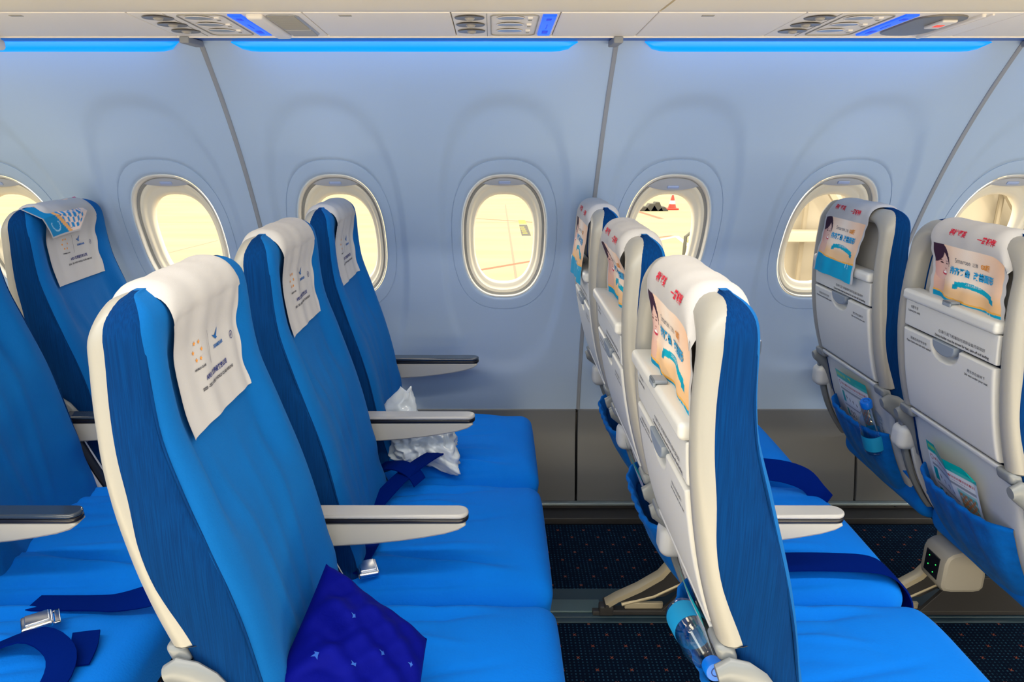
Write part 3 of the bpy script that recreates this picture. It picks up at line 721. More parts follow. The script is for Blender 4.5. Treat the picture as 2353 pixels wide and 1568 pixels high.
def cushion_mesh():
    mb = MB(); rnd = random.Random(3)
    def f(x, y, z):
        t = (x + .39) / .525
        x -= .05*sstep(.44, .49, z)*sstep(-.15, -.318, x)
        if z > .40:
            e = max(0, (z - .40) / .10)
            z += e * (.006*math.sin(t*pi) - .014*t*0 + .003*math.sin(x*38 + y*14)*sstep(.0, .12, abs(y)) * .5)
            d1 = gauss(y - .16 - .05*math.sin(x*6), .012); d2 = gauss(y + .13 + .04*math.sin(x*5 + 1), .014); d3 = gauss(y - .02 + .12*x, .016)
            z += e * (-.007*d1*sstep(-.05, -.3, x) - .006*d2*sstep(.08, -.2, x) - .004*d3*sstep(0, -.25, x))
            z -= .004*e*gauss(x + .02 + .5*y, .02)*.5
            z -= .034*e*(abs(y)/.262)**4
            for (yc_, k_, a_, s_, x0_, x1_) in WRK:
                z += 1.7*e*a_*gauss(y - yc_ - k_*x, s_)*sstep(x1_, x0_, x)*sstep(-.40, -.25, x)
        if x > .05: x -= .022*max(0, (.47 - z)/.17)**1.2
        return (x, y, z)
    mb.rbox((-.318, -.2625, .335), (.138, .2625, .500), .050, seg=6, n=(34, 64, 6), fn=f)
    return mb.mesh('seat_cushion', CUSH, 0)
def armrest_meshes():
    # side profile of the body (x,z)
    def prof_top(x): return .676
    P = [(-.40, .674), (-.075, .676), (-.062, .672), (-.060, .667), (-.075, .656), (-.105, .646), (-.15, .637), (-.20, .629), (-.26, .622), (-.33, .617), (-.375, .614), (-.40, .612)]
    P = [p for p in P]
    b = MB(); b.prism(list(reversed(P)), lambda a, c: (a, -.021, c), lambda a, c: (a, .021, c), .005); body = b.mesh('armrest', ARMB, 50)
    def cap(z0, z1, r, w_, x0=-.40, xe=-.054):
        b = MB(); P = [(x0, -w_), (xe - w_, -w_)] + [(xe - w_ + w_*math.sin(a), -w_*math.cos(a)) for a in [pi*i/12 for i in range(1, 12)]] + [(xe - w_, w_), (x0, w_)]
        b.prism(P, lambda a, c: (a, c, z0), lambda a, c: (a, c, z1), r); return b
    strip = cap(.674, .6835, .002, .0235).mesh('armrest_edge_strip', BLACK, 50)
    capl = cap(.6835, .694, .004, .0225).mesh('armrest_cap', CAPL, 50); capd = cap(.6835, .694, .004, .0225).mesh('armrest_cap_dark', CAPD, 50)
    # curved shroud that carries the armrest down behind the seats
    sh = MB()
    for y0, y1, push, z1 in ((-.030, -.017, .0, .690), (.017, .030, .0, .690)):
        rear = [(xr(z) + .020 - push - .012*math.sin((.68 - z)/.3*pi), z) for z in [lerp(z1, .375, i/14) for i in range(15)]]
        front = [(x + .022 + .018*math.sin(min(1, max(0, (z - .375)/.31))*pi), z) for x, z in rear]
        poly = rear + list(reversed(front)); sh.prism(poly, lambda a, c: (a, y0, c), lambda a, c: (a, y1, c), .004)
    shm = sh.mesh('armrest_shroud', GREYP, 50)
    md = MB(); rear = [(xr(z) + .006 - .012*math.sin((.68 - z)/.3*pi), z) for z in [lerp(.696, .40, i/14) for i in range(15)]]; front = [(x + .016, z) for x, z in rear]
    md.prism(rear + list(reversed(front)), lambda a, c: (a, -.0095, c), lambda a, c: (a, .0095, c), .003); mdm = md.mesh('shroud_strip', HINGE, 50)
    kn = MB(); kn.rbox((-.446, -.032, .590), (-.388, .032, .664), .022, seg=5, n=(2, 2, 2)); knm = kn.mesh('armrest_pivot', GREYP, 50)
    dk = MB(); rear = [(xr(z) + .022, z) for z in [lerp(.62, .38, i/10) for i in range(11)]]; front = [(x + .03, z) for x, z in rear]
    dk.prism(rear + list(reversed(front)), lambda a, c: (a, -.016, c), lambda a, c: (a, .016, c), .002); dkm = dk.mesh('pivot_bracket', BLACK, 50)
    return body, strip, capl, capd, shm, mdm, knm, dkm

ME = dict(body=back_body(), seam=seam_mesh(-1), seam2=seam_mesh(1), shell=shell_mesh(), rec=recess_mesh(), lit=pocket_panel_mesh(), hook=hook_mesh(), tray=tray_mesh(), latch=latch_mesh(), txt=rear_text(), low=lower_shell_mesh(), bar=hinge_bar_mesh(), arm=tray_arm_mesh(-1), arm2=tray_arm_mesh(1), pock=pocket_mesh(), cush=cushion_mesh())
AR = armrest_meshes()
PY = .2675
def airline_seat(x, y, label, dark=False, rear=True, hook=True, back=True, arm=True):
    r = empty('airline_seat', (x, y, 0)); tag(r, label, 'seat', 'blue cabin seats in rows')
    put('seat_cushion', ME['cush'], r)
    if back:
        b = put('backrest', ME['body'], r); put('piping', ME['seam'], b); put('piping', ME['seam2'], b)
        s = put('back_shell', ME['shell'], r)
        put('literature_recess', ME['rec'], s); put('lower_back_shell', ME['low'], r); put('seat_pocket', ME['pock'], r)
        l = put('literature_panel', ME['lit'], r)
        if hook: put('device_hook', ME['hook'], l)
        t = put('tray_table', ME['tray'], r); put('tray_latch', ME['latch'], t); put('printed_notice', ME['txt'], t); put('tray_hinge_bar', ME['bar'], t); put('tray_arm', ME['arm'], t); put('tray_arm', ME['arm2'], t)
    if arm:
        a = put('armrest', AR[0], r); a.location = (0, PY, 0); tag(a, 'cream armrest with dark cap' if dark else 'cream armrest with light grey cap')
        put('armrest_edge_strip', AR[1], a); put('armrest_cap', AR[3] if dark else AR[2], a)
        put('armrest_shroud', AR[4], a); put('shroud_strip', AR[5], a); put('armrest_pivot', AR[6], a); put('pivot_bracket', AR[7], a)
    return r
ROWX = {0: -.825, 1: 0.0, 2: .800, 3: 1.600}
SY = (1.080, 1.615, 2.150)
LAB = {
 (0, 0): 'blue aisle seat at the lower left edge, dark strap lying across its cushion', (0, 1): 'blue middle seat cut by the left edge of the picture, dark capped armrest',
 (0, 2): 'blue window seat at far left whose white cover is flipped forward',
 (1, 0): 'large blue aisle seat in front left with the navy pillow on its cushion', (1, 1): 'blue middle seat directly behind the seat holding the navy pillow, facing right', (1, 2): 'blue window seat with the white plastic bag on its cushion',
 (2, 0): 'large seat with cream back shell and ribbed blue side, nearest right of centre', (2, 1): 'seat just beyond the nearest cream backed seat, its printed cover sagging into the recess', (2, 2): 'seat beside the wall, farthest of the three cream backs right of centre',
 (3, 1): 'seat at the right edge showing white tray table and blue pocket with bent safety card', (3, 2): 'seat at right by the window with a water bottle in its pocket'}
SEAT = {}
for (i, j), lab in LAB.items():
    SEAT[i, j] = airline_seat(ROWX[i], SY[j], lab, dark=(i == 0 or j == 2), hook=(i, j) in ((2, 0), (3, 1), (2, 2)))

# ------------------------------------------------------------------ seat bases
def seat_base(x, label, box=False):
    r = empty('seat_base_frame', (x, 1.615, 0)); tag(r, label, 'seat frame', 'seat row base frames')
    b = MB(); b.tube([(-.21, -.78, .315), (-.21, .78, .315)], .021, 14); b.tube([(.03, -.78, .305), (.03, .78, .305)], .021, 14); b.build('crossbeam', DARKM, r)
    b = MB(); b.rbox((-.25, -.77, .318), (.10, .77, .334), .006); b.build('seat_pan', BLACK, r)
    for yy in (.285, -.50):
        path = [(-.237, .330), (-.232, .26), (-.245, .205), (-.285, .150), (-.350, .105), (-.415, .070), (-.447, .048)]
        b = MB(); rows = []
        for i, (px, pz) in enumerate(path):
            t = Vector((path[min(i+1, 6)][0] - path[max(i-1, 0)][0], path[min(i+1, 6)][1] - path[max(i-1, 0)][1])).normalized(); nx, nz = -t.y, t.x
            hh, hy = .010, .017
            rows.append([(px + nx*a*hh, yy + bb*hy, pz + nz*a*hh) for a, bb in ((-1, -.8), (-.8, -1), (.8, -1), (1, -.8), (1, .8), (.8, 1), (-.8, 1), (-1, .8))])
        b.grid(rows, cu=True); b.face(rows[0]); b.face(rows[-1]); leg = b.build('rear_leg', STRUT, r)
        b = MB(); b.prism([(-.425, .052), (-.36, .080), (-.30, .118), (-.255, .17), (-.235, .25), (-.215, .25), (-.20, .17), (-.215, .11), (-.27, .075)], lambda a, c: (a, yy - .006, c), lambda a, c: (a, yy + .006, c), .001); b.build('leg_web', DARKM, leg)
        b = MB(); b.tube([(-.40, yy, .045), (-.30, yy, .075), (-.22, yy, .12), (-.20, yy, .20)], .008, 8); b.build('leg_brace', STRUT, leg)
        b = MB(); b.rbox((-.470, yy - .016, .010), (-.425, yy + .016, .045), .006); b.tube([(-.448, yy - .024, .045), (-.448, yy + .024, .045)], .008, 10); b.rbox((-.49, yy - .010, .008), (-.465, yy + .010, .024), .003); b.build('floor_fitting', DARKM, leg)
        b = MB(); b.rbox((-.43, yy - .014, .012), (.12, yy + .014, .030), .004); b.rbox((-.39, yy - .006, .030), (-.27, yy + .006, .052), .003, m=1); b.build('floor_rail', [DARKM, STRUT], r)
        b = MB(); b.prism([(.03, .31), (.06, .31), (.10, .03), (.05, .03)], lambda a, c: (a, yy - .015, c), lambda a, c: (a, yy + .015, c), .003); b.build('front_leg', STRUT, r)
        b = MB(); b.prism([(-.28, .04), (.08, .04), (.04, .15), (-.18, .165)], lambda a, c: (a, yy - .030, c), lambda a, c: (a, yy - .018, c), .002); b.build('side_plate', DARKM, r)
    if box:
        P = [(-.332, .222), (-.335, .236), (-.335, .300), (-.329, .320), (-.314, .333), (-.29, .339), (-.25, .339), (-.230, .330), (-.217, .31), (-.208, .26), (-.208, .222), (-.218, .210), (-.235, .206), (-.30, .206), (-.322, .210)]
        b = MB(); b.prism(P, lambda a, c: (a, .115, c), lambda a, c: (a, .220, c), .012); q = b.build('power_box', CREAM, r); tag(q, 'cream power socket box')
        b = MB(); b.rbox((-.3365, .135, .236), (-.3325, .198, .304), .003); s_ = b.build('socket_panel', BLACK, q)
        b = MB()
        for (yy, zz) in ((.180, .290), (.148, .278), (.180, .262), (.155, .250)): b.lathe([(.0017, 0), (.0015, .001), (0.0001, .0013)], (-.3365, yy, zz), (-1, 0, 0), 10)
        b.build('indicator_lamp', GREENL, s_)
for i, lab in enumerate(('dark metal base frame under the seat row at the left edge', 'dark metal base frame under the left seat row holding the pillow and bag', 'base frame with beige strut on the floor under the row right of centre', 'base frame with curved beige strut and cream power box at lower right')):
    seat_base(ROWX[i], lab, i == 3)

# ------------------------------------------------------------------ printed headrest covers
def mixc(a, b, t): t = max(0, min(1, t)); return tuple(lerp(x, y, t) for x, y in zip(a, b))
WHITE = (.47, .462, .475)
def ell(x, y, cx, cy, rx, ry, rot=0):
    dx, dy = x - cx, y - cy; c_, s_ = math.cos(rot), math.sin(rot); return ((dx*c_ + dy*s_)/rx)**2 + ((-dx*s_ + dy*c_)/ry)**2
def ad_color(s, t):
    """s 0..1 across (left seen from behind), t metres below the top edge of the advert (0..0.128)"""
    if s < .035 or s > .965: return WHITE
    # warm backdrop, paler in the middle
    c = mixc((.78, .42, .22), (.84, .72, .62), 1 - abs(s - .5)*1.7 + t*2.0)
    c = mixc(c, (.80, .46, .18), sstep(.075, .105, t)*.75)
    # blue foot with a gold swoosh
    sw = .117 + .008*math.sin(s*pi) - .006*(1 - s)
    if t > sw: c = (.80, .42, .08)
    if t > sw + .0045: c = mixc((.0, .26, .50), (.0, .34, .58), s)
    # portrait: neck, head, hair, features
    x = s * .255; y = t
    if y < sw:
        if ell(x, y, .020, .096, .032, .034) < 1 and y > .060: c = mixc((.62, .36, .28), (.70, .44, .36), x/.05)
        if ell(x, y, .028, .034, .0345, .040, -.10) < 1 and x < .062: c = (.035, .012, .035)
        if ell(x, y, .031, .050, .0285, .036, -.12) < 1: c = mixc((.50, .26, .24), (.74, .50, .43), (x - .006)/.045)
        if ell(x, y, .018, .026, .030, .016, -.5) < 1: c = (.035, .012, .035)
        if ell(x, y, .030, .0395, .0062, .0010, .15) < 1 or ell(x, y, .0505, .0400, .0045, .0009, -.05) < 1: c = (.07, .025, .03)
        if ell(x, y, .031, .0452, .0052, .0020, .1) < 1 or ell(x, y, .0500, .0455, .0036, .0017, 0) < 1: c = (.05, .015, .02)
        if ell(x, y, .0445, .0580, .0045, .0014) < 1: c = (.50, .24, .20)
        if ell(x, y, .0435, .0680, .0095, .0050, .08) < 1: c = (.48, .03, .07)
        if ell(x, y, .0438, .0665, .0072, .0026, .08) < 1: c = (.85, .83, .82)
    # cyan ribbon
    rb = .088 - .006*math.sin((s - .38)/.40*pi) + (s - .58)*.012
    if .36 < s < .84 and abs(t - rb) < .0062: c = (.0, .36, .52)
    if (.34 < s < .40 or .80 < s < .87) and abs(t - rb - .005) < .0058: c = (.0, .28, .44)
    # pale aligner arch in the blue foot
    e = ell(x, y, .205, .133, .010, .012)
    if t > sw + .005 and .50 < e < 1 and y < .138: c = (.42, .66, .78)
    return c
RAIL_F = 1.032
def cover_mesh(rear_len=.195, tuck=True, yc=0.0, wid=.262, hang=.0, seed=0, sag=0.0, front=RAIL_F, print_rear=True, skew=0.0):
    """white cloth draped over the top of the backrest; returns (cloth, prints by colour)"""
    rnd = random.Random(seed); ph = [rnd.uniform(0, 6) for _ in range(6)]
    path = []
    nf = 34
    for i in range(nf + 1): z = lerp(front, 1.222, i/nf); path.append((xf(z) + .0055, z))
    for i in range(1, 18):
        a = i/18*pi; cx_, hx = (xf(1.222) + .0055 + xr(1.222) - .004)/2, (xf(1.222) + .0055 - xr(1.222) + .004)/2
        ca = math.cos(a); path.append((cx_ + hx*math.copysign(abs(ca)**.85, ca), 1.222 + .0450*math.sin(a)**.78))
    nfr = len(path); nr = 56
    x_top = xr(1.222) - .004
    for i in range(nr + 1):
        z = 1.222 - i/nr*(rear_len - .045)
        if tuck: x = x_top + (.012 + sag)*sstep(0, .5, i/nr) + .006*sstep(.6, 1, i/nr)
        else:
            x = x_top - .014*sstep(.0, .9, i/nr) - hang*sstep(.5, 1, i/nr)
        path.append((x, z))
    # arc length from the top for the print
    L = [0]
    for a, b in zip(path, path[1:]): L.append(L[-1] + math.hypot(b[0]-a[0], b[1]-a[1]))
    itop = nf + 9; NS = 124
    mb = MB(); cols = []
    def P(i, s, off=0.0):
        i = max(0, min(len(path) - 1, i)); i0 = min(int(i), len(path) - 2); f = i - i0
        x = lerp(path[i0][0], path[i0+1][0], f); z = lerp(path[i0][1], path[i0+1][1], f)
        dx, dz = path[i0+1][0] - path[i0][0], path[i0+1][1] - path[i0][1]; q = math.hypot(dx, dz); nx, nz = dz/q, -dx/q
        fr = max(0, min(1, i/nf)); rearf = max(0, (i - nfr)/nr)
        w_ = wid * (.965 + .05*fr) * (1 - .06*gauss(rearf - .5, .3)*(1 if i > nfr else 0))
        y = yc*min(1, i/nf) + w_/2 - s*w_ + .002*math.sin(i*.5 + ph[0])*(abs(s - .5)*2)**8 + skew*rearf
        fold = (.0013*math.sin(s*15 + ph[1] + i*.03) + .0008*math.sin(s*27 + ph[2])) * (1 if i < nf else .5) 
        if i > nfr: fold += rearf * (.0045*math.sin(s*10 + ph[3]) + .003*math.sin(s*21 + ph[4] + rearf*2)) * (1.0 if tuck else .5)
        fold = fold + (.0025 if i < nfr else .002)
        bul = front_bulge(y, z) if i < nf else 0
        z -= 15*max(0, abs(y) - .100)**2 * sstep(1.19, 1.25, z)
        if i >= nfr: bul = 0
        ex = bul if i < nf else 0
        return Vector((x + nx*(fold + off) + ex, y, z + nz*(fold + off)))
    rows = []
    sub = 1
    idx = [i/1.0 for i in range(nfr)] + [nfr + k*.5 for k in range((len(path) - nfr - 1)*2 + 1)]
    for i in idx:
        rows.append([P(i, j/NS) for j in range(NS + 1)])
        i0 = int(min(i, len(path)-1)); arc = lerp(L[i0], L[min(i0+1, len(L)-1)], i - i0) - L[itop]
        for j in range(NS + 1):
            t = arc - .084
            cols.append(ad_color(j/NS, t) if (t > 0 and print_rear) else WHITE)
    mb.grid(rows); mb.cols = cols; cloth = mb.mesh('headrest_cover', CLOTH, 0)
    prints = []
    def idx_of(arc):
        for k in range(len(L) - 1):
            if L[k+1] - L[itop] >= arc: return k + (arc + L[itop] - L[k]) / (L[k+1] - L[k])
        return None
    if print_rear:
        end = L[-1] - L[itop]
        def rp(s0, a0):   # a0 = arc below top
            def f(a, b):
                k = idx_of(a0 - b); return P(len(path) - 1 if k is None else k, s0 + a/wid, .0012)
            return f
        def T(body, size, s0, a0, m, **kw):
            if a0 + size*.3 > end: return
            t = MB(); add_text(t, body, size, rp(s0, a0), **kw); prints.append(t.mesh('printed_text', m, 0))
        T('福柱逐英', .0150, .335, .058, INKR, bold=.0004); T('一鹭相伴', .0150, .70, .062, INKR, bold=.0004)
        T('Smartee', .0162, .445, .118, INKG); T('正雅', .0098, .60, .118, INKG); T('GS版', .0140, .725, .1185, INKO, bold=.0006)
        T('排齐牙齿', .0192, .405, .146, INKC, bold=.0007, sx=.92); T('改善面形', .0192, .71, .146, INKC, bold=.0007, sx=.92)
        T('上海交大医疗团队', .0066, .60, .1655, INKW)
    # airline marks on the front
    def fp(s0, z0):   # s0 from the near edge seen from the front
        def f(a, b):
            k = (z0 + b - front) / (1.222 - front) * nf; return P(k, 1 - (s0 + a/wid), .0012)
        return f
    def TF(body, size, s0, z0, m, **kw):
        t = MB(); add_text(t, body, size, fp(s0, z0), **kw); prints.append(t.mesh('printed_logo', m, 0))
    zb = front
    TF('XIAMENAIR', .0082, .66, zb + .098, INKL, bold=.0003, sx=.9)
    TF('APEX 世界级航空公司', .0098, .56, zb + .062, INKB, bold=.0003, sx=.98)
    TF('2020 - 2021 APEX WORLD CLASS AIRLINE', .0066, .56, zb + .049, INK, bold=.0002, sx=1.05)
    TF('WORLD CLASS', .0046, .345, zb + .084, INK, bold=.0002, sx=1.1)
    g = MB(); F = fp(.50, zb + .108)
    g.face([F(-.0005, -.027), F(.0005, -.027), F(.0005, .027), F(-.0005, .027)]); prints.append(g.mesh('printed_logo', INK, 0))
    g = MB(); F = fp(.345, zb + .113)
    for k in range(6):
        a = k/6*2*pi; q = [(.0125*math.cos(a) + (.0042 if j % 2 == 0 else .0018)*math.cos(j*pi/5), .0155*math.sin(a) + (.0042 if j % 2 == 0 else .0018)*math.sin(j*pi/5)) for j in range(10)]
        g.face([F(*p) for p in q])
    prints.append(g.mesh('printed_logo', INKO, 0))
    g = MB(); F = fp(.63, zb + .117)
    g.face([F(*p) for p in [(-.012, .004), (-.005, -.002), (.001, -.006), (.004, -.002), (.011, .012), (.002, .004), (-.002, .001)]]); g.face([F(*p) for p in [(-.002, .001), (.001, -.006), (.008, -.004)]]); prints.append(g.mesh('printed_logo', INKL, 0))
    g = MB(); F = fp(.86, zb + .1015)
    ro = [F(.0062*math.cos(a), .0072*math.sin(a)) for a in [2*pi*k/20 for k in range(20)]]; ri = [F(.0050*math.cos(a), .0060*math.sin(a)) for a in [2*pi*k/20 for k in range(20)]]; g.grid([ro, ri], cu=True)
    g.face([F(-.003, -.004), F(.001, -.001), F(.003, .004), F(-.001, .001)]); prints.append(g.mesh('printed_logo', INKB, 0))
    return cloth, prints, P, nf
CLAB = {
 (0, 2): 'white headrest cloth at far left with its printed flap flipped forward over the top',
 (1, 0): 'large white headrest cloth with airline marks on the nearest left seat', (1, 1): 'white headrest cloth on the middle seat behind the large nearest cloth', (1, 2): 'narrow looking white headrest cloth on the seat before the second window',
 (0, 1): 'white headrest cloth on the seat cut by the left edge',
 (2, 0): 'advert headrest cloth tucked in on the nearest cream backed seat', (2, 1): 'advert headrest cloth with sagging smiling face on the second cream back from the aisle', (2, 2): 'advert headrest cloth hanging on the cream back beside the wall',
 (3, 1): 'advert headrest cloth tucked behind the shelf at the right edge of the picture', (3, 2): 'advert headrest cloth hanging fully down with blue foot, seat by the fifth window'}
for k_, (key, lab) in enumerate(CLAB.items()):
    i, j = key
    kw = dict(seed=k_)
    if key == (0, 2): kw.update(rear_len=.10, print_rear=False)
    if key == (0, 1): kw.update(print_rear=False)
    if key in ((3, 2), (2, 2)): kw.update(tuck=False, rear_len=.232, yc=.012 if key == (3, 2) else -.01, wid=.262, skew=.012)
    if key == (3, 1): kw.update(yc=-.028, wid=.272)
    if key == (2, 0): kw.update(yc=-.018, wid=.285, rear_len=.215)
    if key == (2, 1): kw.update(sag=.012, yc=0.0, wid=.275)
    cl, prints, P, nf = cover_mesh(**kw)
    o = put('headrest_cover', cl); o.location = (ROWX[i], SY[j], 0); tag(o, lab, 'headrest cover', 'white cloth headrest covers')
    for p in prints: put(p.name.split('.')[0], p, o)
    if key == (0, 2):
        # the advert end folded forward, lying slantwise over the top and front
        mb = MB(); NA, NB = 60, 50; cols = []; rows = []
        for a in range(NA + 1):
            r = []
            for b in range(NB + 1):
                u, v = a/NA, b/NB     # u across y, v down
                y = lerp(.105, -.185, u) ; drop = v * .088 * min(1, (u + .03)/.42)
                z = 1.272 - .010*u - drop; 
                x = (xf(min(z, 1.21)) + .012 + .004*math.sin(u*7) if z < 1.235 else lerp(xf(1.21) + .012, xf(1.21) - .035, (z - 1.235)/.035)) + .006*math.sin(v*pi)*u
                yy = y + v*.055*(u)
                r.append((x, yy, z)); 
                e_ = u + .22*v
                ca = (.0, .22, .50) if e_ > .80 else ((.78, .40, .14) if e_ > .73 else mixc((.82, .60, .48), (.80, .66, .60), v))
                if e_ > .80 and .65 < ell(u, v, .80, .62, .09, .22) < 1 and v > .5: ca = (.30, .55, .75)
                if e_ < .73 and u > .24 and .22 < v < .86 and math.sin(u*75)*math.sin(v*17 + u*9) > .05: ca = (.02, .25, .58)
                if u < .16: ca = WHITE if u > .05 or v > .5 else (.6, .05, .2)
                if u > .97 or v > .955: ca = WHITE
                cols.append(ca)
            rows.append(r)
        mb.grid(rows); mb.cols = cols; fl = mb.build('folded_flap', CLOTH, o, 0)

# ------------------------------------------------------------------ belts
CZ = .508
def belt(parent, segs, wid=.050, buckle=None, extra=()):
    mb = MB()
    for s_ in segs: ribbon(mb, s_, wid)
    o = mb.build('seat_belt', BELT, parent, 60); tag(o, 'navy webbing seat belt')
    if buckle:
        (bx, by, bz), rz = buckle
        q = MB()
        def R(x, y, z): return (bx + x*math.cos(rz) - y*math.sin(rz), by + x*math.sin(rz) + y*math.cos(rz), bz + z)
        q.rbox((-.028, -.024, -.006), (.028, .024, .008), .005, fn=R); q.rbox((-.020, -.018, .008), (.022, .018, .012), .002, fn=R)
        q.rbox((.030, -.024, -.004), (.040, .024, .002), .002, fn=R); q.rbox((.028, -.024, -.004), (.040, -.018, .002), .002, fn=R); q.rbox((.028, .018, -.004), (.040, .024, .002), .002, fn=R)
        q.build('buckle', CHROME, o)
U = (0, 1, 0)
# row 2: straps running forward over the cushions
belt(SEAT[2, 1], [[((-.33, -.200, .50), U), ((-.25, -.200, .515), U), ((-.12, -.198, .520), U), ((.0, -.198, .519), U), ((.08, -.200, .512), U), ((.125, -.203, .482), U), ((.150, -.206, .44), U), ((.155, -.206, .40), U)]], wid=.070)
belt(SEAT[2, 1], [[((-.34, .205, .53), (0, 1, .2)), ((-.22, .205, .545), (0, 1, .5)), ((-.10, .195, .558), (.0, .8, .8)), ((.0, .185, .556), (.2, .6, .8)), ((.07, .172, .535), (.3, .4, .8)), ((.10, .150, .50), (.5, .3, .6)), ((.11, .12, .49), (.5, .3, .5))]], wid=.062)
belt(SEAT[0, 0], [[((-.16, .215, .500), (.1, 1, 0)), ((-.02, .205, .508), (0, 1, .0)), ((.03, .20, .514), (0, 1, .2)), ((.09, .200, .528), (0, 1, .6)), ((.14, .205, .540), (0, .9, .9)), ((.20, .215, .545), (0, .8, .9)), ((.27, .225, .550), (0, .8, .9))],
    [((-.16, .05, .508), (.3, 1, 0)), ((-.06, .06, .545), (.6, 1, 0)), ((.01, .03, .535), (1, .8, 0)), ((.03, -.02, .515), (1, .3, 0)), ((.02, -.10, .508), (1, 0, 0)), ((-.01, -.20, .506), (1, 0, 0))],
    [((.02, .10, .52), (1, .2, 0)), ((.035, .06, .515), (1, .2, 0)), ((.04, .02, .508), (1, .2, 0))]], buckle=((-.085, .115, .53), .6))
# row 1 middle seat: loose straps and buckle
BY = lambda p: (p[0], p[1], p[2])
belt(SEAT[1, 1], [[((-.330, .04, .512), (.85, -.5, .0)), ((-.300, .095, .526), (.85, -.5, .05)), ((-.258, .160, .548), (.86, -.48, .1)), ((-.205, .235, .562), (.86, -.48, .1)), ((-.160, .310, .556), (.86, -.45, .1)), ((-.145, .345, .530), (.86, -.45, .1))],
    [((-.335, .285, .520), (.45, .85, .1)), ((-.305, .240, .545), (.5, .85, .1)), ((-.265, .205, .562), (.5, .85, .1)), ((-.225, .175, .556), (.5, .85, .1)), ((-.205, .155, .536), (.5, .85, .1))],
    [((-.32, -.03, .505), (.3, 1, 0)), ((-.275, -.02, .520), (.6, .8, 0)), ((-.247, -.045, .524), (1, .2, 0)), ((-.238, -.085, .515), (1, .1, 0))]], wid=.052)
belt(SEAT[1, 1], [[((-.300, -.04, .520), (1, .3, .1)), ((-.296, -.10, .520), (1, .1, .2)), ((-.306, -.16, .512), (1, -.1, .3)), ((-.325, -.215, .500), (1, -.2, .3))]], wid=.050, buckle=((-.290, -.205, .505), 1.9))
belt(SEAT[1, 0], [[((-.33, .17, .50), (.6, .8, 0)), ((-.29, .14, .512), (.8, .6, 0)), ((-.26, .09, .512), (1, .2, 0))]], wid=.05)

# ------------------------------------------------------------------ pillow
def pillow():
    mb = MB(); N = 44
    A, B, C, D = Vector((-.306, 1.125, .712)), Vector((-.118, 1.05, .610)), Vector((-.362, .870, .610)), Vector((-.125, .84, .520))
    nrm = (B - A).cross(C - A).normalized()
    if nrm.z < 0: nrm = -nrm
    o0 = Vector((0, SY[0], 0))
    def f(u, v, side, off=0.0):
        e = max(0, (1 - abs(u)**2.4) * (1 - abs(v)**2.4)) ** .5
        uu = u*(1 - .03*(1 - v*v)); vv = v*(1 - .03*(1 - u*u))
        p = A.lerp(B, (uu+1)/2).lerp(C.lerp(D, (uu+1)/2), (vv+1)/2)
        wr = .014*math.sin(v*10 + u*4 + 1.3)*gauss(u + .6, .5) + .007*math.sin(u*5 - v*12) + .004*math.sin((u + v)*16)
        return p + nrm*(side*(.066*e + wr*e) + off) - o0
    for side in (1, -1): mb.grid([[f(-1 + 2*i/N, -1 + 2*j/N, side) for j in range(N + 1)] for i in range(N + 1)])
    o = mb.build('pillow', PILM, None, 0); o.location = (0, SY[0], 0); tag(o, 'royal blue pillow with small bird prints leaning in the nearest left seat', 'pillow')
    g = MB()
    for (u, v, s_, rt) in ((-.30, -.35, .7, 2.0), (.25, -.1, .8, 1.9), (.72, -.25, .7, 1.7), (-.62, .30, .9, 1.2), (.2, .62, .9, .6), (-.1, .2, .8, 2.4)):
        q = []
        for a, b in [(-.012, .003), (-.004, .001), (.002, .012), (.004, .002), (.012, -.004), (.003, -.005), (-.004, -.008)]:
            a, b = a*s_*.62, b*s_*.62; a, b = a*math.cos(rt) - b*math.sin(rt), a*math.sin(rt) + b*math.cos(rt)
            q.append(f(u + a/.10, v + b/.15, 1, .0014))
        g.face(q)
    g.build('bird_print', BIRD, o, 0)
pillow()

